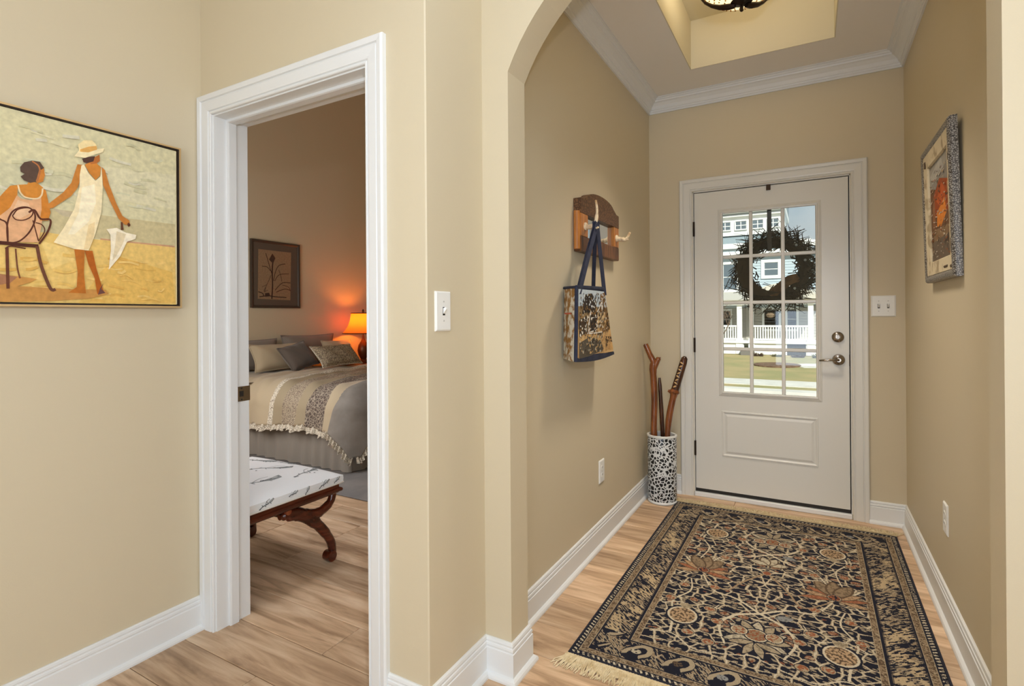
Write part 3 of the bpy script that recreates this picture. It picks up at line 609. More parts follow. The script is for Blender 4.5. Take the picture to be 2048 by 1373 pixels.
# painting on the left hall wall
GOLD = mat('champagne_frame', (214, 182, 130), 0.35, metal=0.35)
BLACKF = mat('dark_frame_gap', (38, 26, 20), 0.6)
AY0, AY1, AZ0, AZ1 = .245, 1.163, 1.290, 1.905
t = thing('beach_painting', (XL, (AY0 + AY1) / 2, (AZ0 + AZ1) / 2), 'wide beach painting of two women in pale dresses on the left wall', 'painting')
fp = [(XL, AY0, AZ0), (XL, AY1, AZ0), (XL, AY1, AZ1), (XL, AY0, AZ1)]
part('frame', joined(sweep([(0, 0), (0, .042), (.006, .042), (.006, .004), (.006, 0)], fp, (1, 0, 0), 1, closed=True)), GOLD, t)
part('frame_gap', joined(sweep([(.006, .0), (.006, .039), (.0105, .039), (.0105, 0)], fp, (1, 0, 0), 1, closed=True)), BLACKF, t)
part('canvas', MB().cbox(XL + .002, XL + .034, AY0 + .012, AY1 - .012, AZ0 + .012, AZ1 - .012, .002), mat('canvas_edge', (226, 208, 160), .8), t)
def clip_rect(poly, a0, a1, b0, b1):
    def cl(p, ax, v, s):
        o = []
        for i in range(len(p)):
            P_, Q_ = p[i - 1], p[i]; ip, iq = s * (P_[ax] - v) >= 0, s * (Q_[ax] - v) >= 0
            if ip != iq:
                u = (v - P_[ax]) / (Q_[ax] - P_[ax]); o.append((P_[0] + (Q_[0] - P_[0]) * u, P_[1] + (Q_[1] - P_[1]) * u))
            if iq: o.append(Q_)
        return o
    for ax, v, s in ((0, a0, 1), (0, a1, -1), (1, b0, 1), (1, b1, -1)): poly = cl(poly, ax, v, s) if poly else poly
    return poly
def clipped(items, a0, a1, b0, b1):
    o = []
    for e in items:
        if e[0] == 'p':
            q = clip_rect(e[2], a0, a1, b0, b1)
            if len(q) > 2: o.append((e[0], e[1], q))
        else: o.append(e)
    return o
items = clipped(ART, AY0 + .012, AY1 - .012, AZ0 + .012, AZ1 - .012)
# loose brush strokes in the sky and on the sand
rr = random.Random(3); br = []
for i in range(150):
    a = rr.uniform(AY0 + .05, AY1 - .06); sand = rr.random() < .5
    b = rr.uniform(1.31, 1.46) if sand else rr.uniform(1.62, 1.87)
    c_ = rr.choice([(230, 190, 106), (220, 174, 90), (236, 200, 122)]) if sand else rr.choice([(210, 206, 172), (222, 214, 176), (204, 198, 160), (214, 208, 182)])
    l_ = rr.uniform(.02, .07); br.append(('s', c_, [(a - l_ / 2, b), (a, b + rr.uniform(-.006, .006)), (a + l_ / 2, b + rr.uniform(-.01, .01))], rr.uniform(.004, .011)))
nb = 11
paint('brushwork', items[:nb - 2] + br + items[nb - 2:], lambda a, b, h: (XL + .0343 + h, a, b), t, dh=.00003, h0=.0)

# distressed framed picture on the right foyer wall
SILV = voro_mat('crackled_silver', (158, 152, 142), (66, 58, 50), 140, .12, .35)
CREAMF = mat('peeling_cream', (206, 192, 162), .7, vary=(18, (164, 146, 116), .5, .62), bump=(50, .3))
t = thing('framed_picture', (XR, 2.665, 1.383), 'distressed silver framed picture of an orange building on the right wall', 'picture')
ry0, ry1, rz0, rz1 = 2.450, 3.000, 1.383, 1.965
fp = [(XR, ry0, rz0), (XR, ry1, rz0), (XR, ry1, rz1), (XR, ry0, rz1)]
part('frame', joined(sweep([(0, 0), (0, .020), (.005, .027), (.013, .030), (.022, .027), (.030, .022), (.030, 0)], fp, (-1, 0, 0), -1, closed=True)), SILV, t, smooth=True)
part('liner', joined(sweep([(.030, 0), (.030, .024), (.084, .020), (.088, .014), (.088, 0)], fp, (-1, 0, 0), -1, closed=True)), CREAMF, t)
part('backing', MB().box(XR - .011, XR - .001, ry0 + .05, ry1 - .05, rz0 + .05, rz1 - .05), BLACKF, t)
def rp(a, b, h): return (XR - .0114 - h, a, b)
Y0, Y1, Z0, Z1 = ry0 + .087, ry1 - .087, rz0 + .087, rz1 - .087
RP = [('p', (152, 148, 140), [(Y0, Z0), (Y1, Z0), (Y1, Z1), (Y0, Z1)])]
def UV(u, v): return (Y1 - (Y1 - Y0) * u, Z1 - (Z1 - Z0) * v)
def PU(c_, *p): RP.append(('p', c_, [UV(*q) for q in p]))
PU((172, 168, 160), (0, .1), (.6, .0), (.8, .25), (.3, .3)); PU((136, 130, 122), (.1, .2), (.9, .12), (1, .3), (.2, .34))
PU((112, 80, 56), (0, .22), (.3, .28), (1, .3), (1, .85), (0, .85)); PU((152, 74, 36), (.15, .34), (.5, .2), (.9, .28), (.9, .56), (.15, .56))
PU((178, 86, 40), (.3, .4), (.6, .26), (.8, .38), (.55, .5)); PU((208, 126, 50), (.32, .52), (.72, .42), (.78, .58), (.5, .68), (.3, .66))
PU((138, 94, 64), (.08, .36), (.22, .34), (.22, .8), (.1, .8)); PU((160, 118, 86), (.84, .3), (.94, .3), (.96, .75), (.88, .75))
PU((132, 106, 78), (.1, .68), (.98, .7), (.98, .86), (.1, .84)); PU((106, 92, 78), (0, .80), (1, .78), (1, 1), (0, 1))
rr = random.Random(5)
for i in range(160):
    u, v = rr.random(), rr.uniform(.1, .98); c_ = rr.choice([(170, 150, 124), (92, 74, 58), (196, 186, 170), (136, 84, 50)])
    l_ = rr.uniform(.01, .05); RP.append(('s', c_, [UV(max(0, u - l_), v), UV(min(1, u + l_), min(1, v + rr.uniform(-.02, .02)))], rr.uniform(.002, .006)))
paint('paint_layer', RP, rp, t, dh=.00003)
for a, b, sa, sb in ((2.495, 1.425, .05, .012), (2.60, 1.43, .06, .010), (2.492, 1.50, .012, .06), (2.94, 1.90, .02, .03), (2.490, 1.83, .012, .035)):
    part('paint_flake', MB().cbox(XR - .026, XR - .018, a - sa / 2, a + sa / 2, b - sb / 2, b + sb / 2, .003), mat('dark_wood_scar', (84, 66, 50), .7), t)
t.rotation_euler = (0, -.025, 0)

# mirror rack with two hooks
RW = wood_mat('rack_wood', (70, 44, 26), (104, 66, 38), (140, 92, 54), along=2, scale=14, rough=.4)
HONEY = wood_mat('honey_wood', (150, 90, 42), (186, 120, 60), (208, 146, 84), along=2, scale=14, rough=.35)
t = thing('mirror_rack', (XF, 2.70, 1.70), 'carved wooden mirror rack with antler hooks on the left foyer wall', 'mirror')
ry0, ry1, rz0, rz1 = 2.42, 3.0, 1.564, 1.825
top = [(ry1, 1.822), (2.955, 1.826), (2.93, 1.838)] + [(2.71 + .20 * math.cos(k / 14 * PI), 1.838 + .044 * math.sin(k / 14 * PI)) for k in range(1, 14)] + [(2.49, 1.838), (2.465, 1.826), (ry0, 1.825)]
my0, my1, mz0, mz1 = 2.515, 2.925, 1.640, 1.752
yzf = lambda x0: (lambda a, b, h: (x0 + h, a, b))
part('carved_crest', MB().prism([(ry0, mz1)] + [(ry1, mz1)] + top, yzf(XF), 0, .040), voro_mat('carved_wood', (112, 78, 50), (76, 50, 30), 60, .12, .45), t)
part('lower_rail', MB().cbox(XF, XF + .040, ry0, ry1, rz0, mz0, .004), RW, t)
for a, b in ((ry0, my0), (my1, ry1)): part('stile', MB().cbox(XF, XF + .039, a, b, mz0, mz1, .002), HONEY, t)
part('mirror_glass', MB().box(XF + .012, XF + .018, my0 - .002, my1 + .002, mz0 - .002, mz1 + .002), mat('mirror', (225, 228, 226), .03, metal=1.0), t)
part('side_rod', MB().tube([(XF + .02, ry0 - .006, rz0 + .01), (XF + .02, ry0 - .006, 1.76)], .016, 10), HONEY, t, smooth=True)
BONE = mat('antler', (226, 206, 172), .45, vary=(30, (178, 142, 100), .5, .66))
for y0 in (2.475, 2.955):
    q = part('hook', MB().tube(catmull([(XF + .038, y0, 1.690), (XF + .070, y0 - .012, 1.684), (XF + .098, y0 - .016, 1.700), (XF + .103, y0 - .004, 1.760), (XF + .092, y0 + .008, 1.815)] if y0 < 2.7 else
                                   [(XF + .038, y0, 1.690), (XF + .070, y0 + .004, 1.682), (XF + .098, y0 + .012, 1.690), (XF + .112, y0 + .024, 1.722)], 5), [.012] * 8 + [.009] * 6 + [.006] * 7 if y0 < 2.7 else [.013] * 8 + [.007] * 8, 8), BONE, t, smooth=True)
    part('hook_tip', MB().tube(catmull([(XF + .070, y0, 1.684), (XF + .095, y0 - .02, 1.672), (XF + .118, y0 - .028, 1.676)], 4), [.009] * 5 + [.005] * 4, 8), BONE, q, smooth=True)
    part('hook_boss', MB().lathe([(.020, 0), (.020, .006), (.014, .012)], (XF + .038, y0, 1.69), 14, axis='x'), BONE, q, smooth=True)

# tote bag
NAVY = mat('navy_canvas', (36, 40, 58), .85, bump=(160, .2), vary=(30, (46, 50, 70)))
t = thing('tote_bag', (-.945, 2.42, 1.045), 'photo printed tote bag with navy straps hanging from the mirror rack', 'bag')
fl_, fr_ = lambda z: 2.180 + (1.375 - z) * -.05 , lambda z: 2.548 + (1.375 - z) * .40
fx = lambda u, v: -.905 + .012 * math.sin(PI * u) * math.sin(PI * v * .8)
def bot(u): return 1.046 - .012 * math.sin(PI * u)
def front(u, v):
    z = bot(u) + (1.375 + .008 * u - bot(u)) * v; return (fx(u, v), fl_(z) + (fr_(z) - fl_(z)) * u, z)
def back(u, v):
    z = bot(u) + .006 + (1.372 + .006 * u - bot(u)) * v; return (XF + .010, fl_(z) + .10 + (fr_(z) - fl_(z) - .08) * u, z)
part('back_panel', MB().grid(8, 8, back), NAVY, t, smooth=True)
part('front_panel', MB().grid(16, 14, front), NAVY, t, smooth=True)
def gus(u, v): a, b = front(0, v), back(0, v); return tuple(a[i] + (b[i] - a[i]) * u - (.010 * math.sin(PI * u) if i == 1 else 0) for i in range(3))
part('side_gusset', MB().grid(4, 12, gus), mat('bag_side_print', (214, 208, 190), .85, vary=(34, (150, 108, 54), .42, .56)), t, smooth=True)
def gus2(u, v): a, b = front(1, v), back(1, v); return tuple(a[i] + (b[i] - a[i]) * u for i in range(3))
part('right_gusset', MB().grid(4, 8, gus2), NAVY, t, smooth=True)
def btm(u, v): a, b = front(u, 0), back(u, 0); return tuple(a[i] + (b[i] - a[i]) * v for i in range(3))
part('bottom_panel', MB().grid(10, 2, btm), NAVY, t)
part('top_hem', MB().tube([front(k / 8, 1) for k in range(9)], .006, 6, flat=(1, 1.6)), NAVY, t, smooth=True)
part('side_hem', MB().tube([front(0, 1), gus(.5, 1), gus(1, 1)], .007, 6), NAVY, t, smooth=True)
part('corner_piping', MB().tube([front(.012, k / 8) for k in range(9)], .0085, 6), NAVY, t, smooth=True)
part('bottom_band', MB().grid(12, 2, lambda u, v: tuple(a + b for a, b in zip(front(u, v * (.045 + .05 * math.sin(PI * min(1, u * 1.1)))), (.004, 0, 0)))), NAVY, t)
part('red_tab', MB().cbox(-.955, -.925, 2.165, 2.173, 1.255, 1.262, .001), mat('red_stitch', (150, 70, 44), .8), t)
def bagpt(a, b, h):
    z = b; l_, r_ = fl_(z), fr_(z); u = min(1, max(0, (a - l_) / (r_ - l_))); v = min(1, max(0, (z - bot(u)) / (1.375 - bot(u))))
    return (fx(u, v) + .003 + h, a, b)
rr = random.Random(11); items = clipped(BAG, 2.19, 2.70, 1.05, 1.365); sp_ = []
def inside(a, b): return fl_(b) + .03 < a < fr_(b) - .02
for i in range(900):
    a, b = rr.uniform(2.2, 2.66), rr.uniform(1.075, 1.355)
    if not inside(a, b): continue
    if b > 1.29: c_ = rr.choice([(60, 52, 44), (214, 218, 220), (120, 96, 64), (190, 200, 206)])
    elif b > 1.16: c_ = rr.choice([(58, 48, 40), (150, 112, 66), (232, 226, 212), (96, 76, 54), (60, 54, 46)])
    else: c_ = rr.choice([(206, 170, 116), (90, 80, 68), (66, 58, 50), (188, 180, 160)]) if a < 2.48 else rr.choice([(204, 166, 112), (190, 150, 98)])
    s_ = rr.uniform(.003, .009); n_ = rr.choice([3, 4, 5]); k0 = rr.random() * 6
    sp_.append(('p', c_, [(a + s_ * rr.uniform(.6, 1.2) * math.cos(k0 + 2 * PI * k / n_), b + s_ * rr.uniform(.6, 1.2) * math.sin(k0 + 2 * PI * k / n_)) for k in range(n_)]))
# the ground colours split finely so that they lie on the curved cloth
gr = []
for i in range(18):
    for k in range(12):
        z0_, z1_ = 1.062 + .305 * k / 12, 1.062 + .305 * (k + 1) / 12
        P4 = []
        for (uu, zz) in ((i / 18, z0_), ((i + 1) / 18, z0_), ((i + 1) / 18, z1_), (i / 18, z1_)):
            l_, r_ = fl_(zz) + .012, fr_(zz) - .006; P4.append((l_ + (r_ - l_) * uu, zz))
        c_ = (186, 198, 206) if k > 8 else (152, 126, 88) if k > 4 else (206, 170, 118)
        gr.append(('p', c_, P4))
paint('photo_print', gr, bagpt, t, FABRICP, dh=0)
paint('photo_detail', items[2:] + sp_, bagpt, t, FABRICP, h0=.0016, dh=.000002)
HK = Vector((XF + .100, 2.462, 1.690))
def strap(p0, p1, dx):
    a, b = Vector(p0), Vector(p1); h1, h2 = HK + Vector((dx, -.012, .010)), HK + Vector((dx, .014, .010))
    return MB().ribbon(catmull([a, a.lerp(h1, .5) + Vector((0, .006, 0)), h1 + Vector((0, 0, -.03)), h1 + Vector((0, .004, .004)), h2 + Vector((0, 0, .004)), h2 + Vector((0, 0, -.03)), b.lerp(h2, .5) + Vector((0, -.004, 0)), b], 5), (0.35, 1, 0), .026, .004)
part('front_strap', strap((-.902, 2.205, 1.345), (-.900, 2.535, 1.350), .004), NAVY, t, smooth=True)
part('back_strap', strap((-.965, 2.335, 1.345), (-.985, 2.60, 1.345), -.006), NAVY, t, smooth=True)

# ceramic umbrella stand with three sticks
URN = voro_mat('black_white_ceramic', (34, 34, 36), (222, 224, 224), 46, .12, .25)
UX, UY, UR = -.884, 3.600, .094
t = thing('umbrella_stand', (UX, UY, 0), 'black and white patterned ceramic cylinder holding sticks beside the front door', 'umbrella stand')
part('body', MB().lathe([(UR - .004, 0.018), (UR, .03), (UR, .425), (UR - .003, .438)], (UX, UY, 0), 40, caps=False), URN, t, smooth=True)
CERW = mat('white_glaze', (226, 227, 224), .2)
part('foot_ring', MB().lathe([(UR - .012, 0), (UR - .002, .002), (UR + .001, .010), (UR - .003, .019), (UR - .02, .02)], (UX, UY, 0), 40), CERW, t, smooth=True)
part('rim', MB().lathe([(UR - .003, .436), (UR + .004, .440), (UR + .004, .450), (UR - .004, .453), (UR - .012, .449), (UR - .014, .40), (UR - .014, .03), (.01, .028)], (UX, UY, 0), 40, caps=False), CERW, t, smooth=True)
STK = wood_mat('varnished_stick', (70, 34, 14), (118, 64, 30), (160, 94, 48), along=2, scale=16, rough=.25, coat=.5, stretch=6)
STKD = wood_mat('dark_stick', (40, 22, 14), (62, 34, 20), (96, 54, 30), along=2, scale=16, rough=.25, coat=.5, stretch=6)
def wob(path, n=4): return catmull(path, n)
t = thing('walking_stick', (-.905, 3.60, .03), 'forked varnished walking stick, tallest in the patterned stand', 'walking stick')
P1 = wob([(-.930, 3.580, .032), (-.932, 3.582, .30), (-.934, 3.588, .50), (-.932, 3.60, .70), (-.940, 3.60, .88), (-.936, 3.60, .93), (-.962, 3.60, .985), (-.990, 3.60, 1.050)])
part('shaft', MB().tube(P1, [.021] * 4 + [.023] * 4 + [.021] * 4 + [.022] * 4 + [.025] * 4 + [.020] * 4 + [.018] * 5, 10), STK, t, smooth=True)
part('side_branch', MB().tube(wob([(-.938, 3.60, .885), (-.918, 3.60, .925), (-.900, 3.60, .962)]), [.022, .022, .021, .020, .019, .018, .017, .017, .013], 10), STK, t, smooth=True)
for k, (x, z) in enumerate(((-.990, 1.050), (-.8995, .963))): part('cut_end', MB().lathe([(.013, 0), (.012, .003)], (x, 3.60, z - .001), 10), mat('cut_wood', (120, 66, 34), .5), t)
t = thing('walking_stick', (-.89, 3.63, .03), 'plain dark slim stick between the two longer sticks', 'walking stick')
part('shaft', MB().tube(wob([(-.868, 3.640, .032), (-.880, 3.635, .30), (-.890, 3.628, .55), (-.903, 3.622, .825)]), [.016] * 6 + [.015] * 4 + [.013, .013, .008], 10), STKD, t, smooth=True)
t = thing('walking_stick', (-.89, 3.575, .03), 'carved walking stick with notched grip leaning right toward the door', 'walking stick')
Q = [Vector(p) for p in ((-.862, 3.562, .034), (-.850, 3.565, .30), (-.832, 3.575, .55), (-.805, 3.585, .70), (-.795, 3.588, .745), (-.735, 3.60, .955))]
part('shaft', MB().tube(catmull(Q[:5], 4), [.019] * 8 + [.021] * 5 + [.024] * 4, 10), STK, t, smooth=True)
d = (Q[5] - Q[4]).normalized()
part('grip', MB().tube([Q[4] - d * .02, Q[4] + d * .01, Q[4] + d * .10, Q[5] - d * .02, Q[5] + d * .01, Q[5] + d * .022], [.022, .026, .025, .024, .020, .008], 12), STKD, t, smooth=True)
part('collar', MB().tube([Q[4] - d * .02, Q[4] - d * .005, Q[4] + d * .012], [.024, .034, .026], 12), STK, t, smooth=True)
kn = part('knot', MB().tube([Q[4] + Vector((-.015, -.01, -.01)), Q[4] + Vector((-.040, -.012, .004))], [.014, .009], 8), STK, t, smooth=True)
for k in range(8):
    c_ = Q[4] + d * (.035 + .023 * k) + Vector((-.004, -.0245, 0)); s_ = Vector((-.8, 0, .6)) if k % 2 else Vector((.9, 0, .4))
    part('notch', MB().tube([c_ - s_.normalized() * .012, c_, c_ + s_.normalized() * .011], [.002, .006, .003], 6), mat('carved_notch', (206, 168, 116), .5), t)

# ceiling fixture
FIX = (-.285, 2.76)
t = thing('ceiling_light', (FIX[0], FIX[1], TZ), 'bronze and beaded glass ceiling light in the foyer ceiling recess', 'ceiling light')
part('canopy', MB().lathe([(.07, TZ - .0), (.07, TZ - .014), (.05, TZ - .026), (.012, TZ - .03), (.010, TZ - .16)][::-1], (FIX[0], FIX[1], 0), 28), BRONZE, t, smooth=True)
GL = mat('lit_beaded_glass', (255, 236, 190), .3, emit=((255, 230, 172), 1.5))
prof = [(.195, 2.862), (.186, 2.835), (.165, 2.805), (.135, 2.780), (.10, 2.762), (.06, 2.750), (.02, 2.745)]
part('glass_bowl', MB().lathe(prof[::-1], (FIX[0], FIX[1], 0), 40, caps=False), GL, t, smooth=True)
part('rim_band', MB().lathe([(.190, 2.858), (.203, 2.858), (.203, 2.878), (.190, 2.878), (.190, 2.858)], (FIX[0], FIX[1], 0), 40, caps=False), BRONZE, t, smooth=True)
part('finial', MB().lathe([(.003, 2.698), (.008, 2.702), (.0085, 2.716), (.006, 2.728), (.016, 2.733), (.030, 2.742), (.050, 2.746)], (FIX[0], FIX[1], 0), 20), BRONZE, t, smooth=True)
for k in range(3):
    part('scroll_arm', MB().tube([(FIX[0] + r_ * math.cos(2 * PI * k / 3 + 5.1), FIX[1] + r_ * math.sin(2 * PI * k / 3 + 5.1), z_) for r_, z_ in ((.03, 2.738), (.06, 2.744), (.10, 2.755), (.137, 2.774), (.168, 2.800), (.190, 2.832), (.200, 2.862))], [.013, .018, .014, .010, .008, .007, .007], 8), BRONZE, t, smooth=True)
for k in range(3):
    part('stem_strap', MB().tube([(FIX[0] + .196 * math.cos(2 * PI * k / 3 + 1.0), FIX[1] + .196 * math.sin(2 * PI * k / 3 + 1.0), 2.87), (FIX[0] + .05 * math.cos(2 * PI * k / 3 + 1.0), FIX[1] + .05 * math.sin(2 * PI * k / 3 + 1.0), TZ - .05), (FIX[0], FIX[1], TZ - .03)], .006, 6), BRONZE, t)
dots = MB()
for ring, (r_, z_) in enumerate(((.075, 2.7525), (.10, 2.7605), (.122, 2.770), (.145, 2.786), (.166, 2.804))):
    n_ = int(2 * PI * r_ / .022)
    for k in range(n_):
        a = 2 * PI * k / n_ + ring * .4; c_ = (FIX[0] + r_ * math.cos(a), FIX[1] + r_ * math.sin(a), z_)
        dots.lathe([(.0015, -.0022), (.004, -.0005), (.004, .003)], c_, 6)
o = part('bead', dots, mat('amber_bead', (150, 104, 50), .3), t); o['kind'] = 'stuff'
# ------------------------------------------------------------------ foyer rug: pile grid whose colours are laid out stitch by stitch
RX0, RX1, RY0, RY1 = -.795, .400, 1.812, 3.622
NU, NV = 480, 726
rng = np.random.default_rng(4)
uu = (np.arange(NU) + .5) / NU * (RX1 - RX0); vv = (np.arange(NV) + .5) / NV * (RY1 - RY0)
U, V = np.meshgrid(uu, vv, indexing='ij')
W_, H_ = RX1 - RX0, RY1 - RY0
def vnoise(x, y, seed):
    g = np.random.default_rng(seed).random((128, 128))
    xi, yi = np.floor(x).astype(int), np.floor(y).astype(int); fx_, fy_ = x - xi, y - yi
    fx_ = fx_ * fx_ * (3 - 2 * fx_); fy_ = fy_ * fy_ * (3 - 2 * fy_)
    a = g[xi % 128, yi % 128]; b = g[(xi + 1) % 128, yi % 128]; c_ = g[xi % 128, (yi + 1) % 128]; d_ = g[(xi + 1) % 128, (yi + 1) % 128]
    return (a * (1 - fx_) + b * fx_) * (1 - fy_) + (c_ * (1 - fx_) + d_ * fx_) * fy_
def fbm(x, y, seed): return .6 * vnoise(x, y, seed) + .28 * vnoise(x * 2.1, y * 2.1, seed + 1) + .12 * vnoise(x * 4.3, y * 4.3, seed + 2)
NAVYC, BEIGE, CREAM, RUST, BROWN, GREYB, TAN = [np.array(lin(c)[:3]) for c in ((27, 28, 40), (160, 145, 120), (194, 182, 158), (134, 80, 54), (88, 72, 56), (132, 132, 130), (134, 114, 90))]
COL = np.empty((NU, NV, 3)); COL[:] = NAVYC
def put(mask, c, a=1.0):
    COL[mask] = COL[mask] * (1 - a) + c * a
dist = np.minimum(np.minimum(U, W_ - U), np.minimum(V, H_ - V))
UM = np.minimum(U, W_ - U)                       # the design mirrors about the long axis
def voronoi(x, y, cell, seed, sx=1.0, sy=1.0):
    x = x / (cell * sx) + 40; y = y / (cell * sy) + 40; xi, yi = np.floor(x).astype(int), np.floor(y).astype(int)
    g = np.random.default_rng(seed).random((256, 256, 3)); f1 = np.full(x.shape, 9.); f2 = f1.copy(); hs = np.zeros(x.shape)
    for i in (-1, 0, 1):
        for j in (-1, 0, 1):
            q = g[(xi + i) % 256, (yi + j) % 256]; d_ = np.hypot(xi + i + .1 + .8 * q[..., 0] - x, yi + j + .1 + .8 * q[..., 1] - y)
            m_ = d_ < f1; f2 = np.where(m_, f1, np.minimum(f2, d_)); hs = np.where(m_, q[..., 2], hs); f1 = np.where(m_, d_, f1)
    return f1, f2, hs
wx = UM + .022 * (fbm(UM * 22, V * 22, 1) - .5); wy = V + .022 * (fbm(UM * 22, V * 22, 5) - .5)
f1, f2, hs = voronoi(wx, wy, .052, 9, 1.25, .9)
field = dist > .205
ln = fbm(UM * 60, V * 60, 21)
put(field & (f2 - f1 < .10 + .06 * ln), BEIGE); put(field & (f2 - f1 < .045), CREAM)
leaf1, leaf2, lh = voronoi(wx + .5 * wy, wy - .3 * wx, .019, 33, 1.7, .75)
put(field & (leaf1 < .34) & (lh > .42) & (f2 - f1 > .16), BEIGE, .9)
put(field & (leaf1 < .30) & (lh > .955) & (f2 - f1 > .16), RUST)
blob = field & (f1 < .30) & (hs > .84)
put(field & (f1 < .40) & (hs > .84), NAVYC); put(blob, np.array(lin((138, 96, 72))[:3])); put(blob & (fbm(U * 160, V * 160, 8) > .55), BEIGE); put(blob & (fbm(U * 160, V * 160, 12) > .62), RUST * .6)
# borders
bo = (dist > .062) & (dist < .172)
horiz = np.minimum(V, H_ - V) < np.minimum(U, W_ - U)
al = np.where(horiz, U, V)                        # runs along the border
ds = dist + .006 * (fbm(al * 30, dist * 30, 14) - .5)
ph = al * 1.0 + np.where(horiz, 0, 0) ; tt = (al / .15) % 1.0
fe = fbm((al + .9 * dist) * 170, (dist - .55 * al) * 46, 17)
put(bo & (fe > .50), BEIGE); put(bo & (fe > .66), TAN); put(bo & (fbm(al * 40, dist * 40, 25) > .70), NAVYC)
cs = np.hypot((tt - .5) * .15, dist - .117 + .012 * np.sin(al / .15 * 2 * PI))
low = (V < .21) | (V > H_ - .21)
put(bo & low & (cs < .052), NAVYC); gap = np.arctan2(dist - .117, (tt - .5) * .15)
put(bo & low & (np.abs(cs - .038 - .006 * np.sin(gap * 2)) < .010) & ~((gap > -2.6) & (gap < -1.2)), BEIGE)
k_ = bo & low & (np.hypot((tt - .46) * .15, (dist - .122) * 1.3) < .019); idx = np.floor(al / .15).astype(int) % 3
for q, c_ in enumerate((GREYB, CREAM * .8, BROWN)): put(k_ & (idx == q), c_)
put(k_ & (fbm(U * 200, V * 200, 31) > .60), NAVYC)
put(bo & ~low & (fbm(al * 17, dist * 22, 44) > .54) & (fe > .42), np.array(lin((176, 156, 124))[:3]))
put(bo & ~low & (np.abs(dist - .117) > .049), NAVYC, .7)
for a_, b_ in ((.030, .056), (.182, .205)):
    s_ = (dist > a_) & (dist < b_); put(s_, TAN); put(s_ & (fbm(U * 170, V * 170, 61) > .52), BROWN); put(s_ & (fbm(U * 210, V * 210, 65) > .66), BEIGE)
    put((np.abs(dist - a_) < .0013) | (np.abs(dist - b_) < .0013), BEIGE)
gd = (dist > .011) & (dist < .026) & (((al + .5 * dist) / .0195 % 1) < .42) & (fbm(al * 120, dist * 160, 71) > .33); put(gd, CREAM)
put((dist > .011) & (dist < .027) & (fbm(al * 150, dist * 150, 75) > .70), BEIGE, .8)
# flowers, fruits, vines (each drawn once and mirrored)
def local(cx_, cy_, r_):
    i0, i1 = max(0, int((cx_ - r_) / W_ * NU)), min(NU, int((cx_ + r_) / W_ * NU) + 2); j0, j1 = max(0, int((cy_ - r_) / H_ * NV)), min(NV, int((cy_ + r_) / H_ * NV) + 2)
    return slice(i0, i1), slice(j0, j1)
def putl(sl, m_, c_, a=1.0):
    sub = COL[sl]; sub[m_] = sub[m_] * (1 - a) + c_ * a
def stroke(pts, wd, c_, mirror=True):
    for mm in ((0, 1) if mirror else (0,)):
        P = catmull([((W_ - a) if mm else a, b, 0) for a, b in pts], 8); k = len(P)
        for i in range(k - 1):
            a, b = P[i], P[i + 1]; w0 = wd * (1 - .45 * i / k); sl = local((a.x + b.x) / 2, (a.y + b.y) / 2, (b - a).length / 2 + w0)
            x, y = U[sl] - a.x, V[sl] - a.y; dx, dy = b.x - a.x, b.y - a.y; t_ = np.clip((x * dx + y * dy) / (dx * dx + dy * dy + 1e-12), 0, 1)
            putl(sl, np.hypot(x - t_ * dx, y - t_ * dy) < w0 / 2, c_)
def petal(cx_, cy_, ang, l_, wd, c_, edge=None, mirror=True):
    for mm in ((0, 1) if mirror else (0,)):
        X_ = (W_ - cx_) if mm else cx_; A_ = PI - ang if mm else ang
        sl = local(X_, cy_, l_ * 1.05); x, y = U[sl] - X_, V[sl] - cy_
        p = (x * math.cos(A_) + y * math.sin(A_)) / l_; q = (-x * math.sin(A_) + y * math.cos(A_)) / wd
        e = np.abs(q) - np.clip(np.sin(np.clip(p, 0, 1) * PI) ** .8, 0, 1) * .5
        m_ = (p > 0) & (p < 1) & (e < 0); putl(sl, m_, c_)
        putl(sl, m_ & (fbm(U[sl] * 130, V[sl] * 130, 90) > .58), c_ * .62)
        if edge is not None: putl(sl, (p > 0) & (p < 1) & (np.abs(e) < .07), edge)
def disc(cx_, cy_, r_, c_, ring=None, dots=None, mirror=True, ry=1.0):
    for mm in ((0, 1) if mirror else (0,)):
        X_ = (W_ - cx_) if mm else cx_; sl = local(X_, cy_, r_ * 1.3); d_ = np.hypot(U[sl] - X_, (V[sl] - cy_) / ry) / r_
        putl(sl, d_ < 1.14, NAVYC); putl(sl, d_ < 1, c_)
        if dots is not None:
            g1, g2, gh = voronoi(U[sl], V[sl], .0125, 3); putl(sl, (d_ < .86) & (g1 > .46), dots)
        if ring is not None: putl(sl, (np.abs(d_ - .94) < .07), ring)
cx0, mid = W_ / 2, H_ / 2
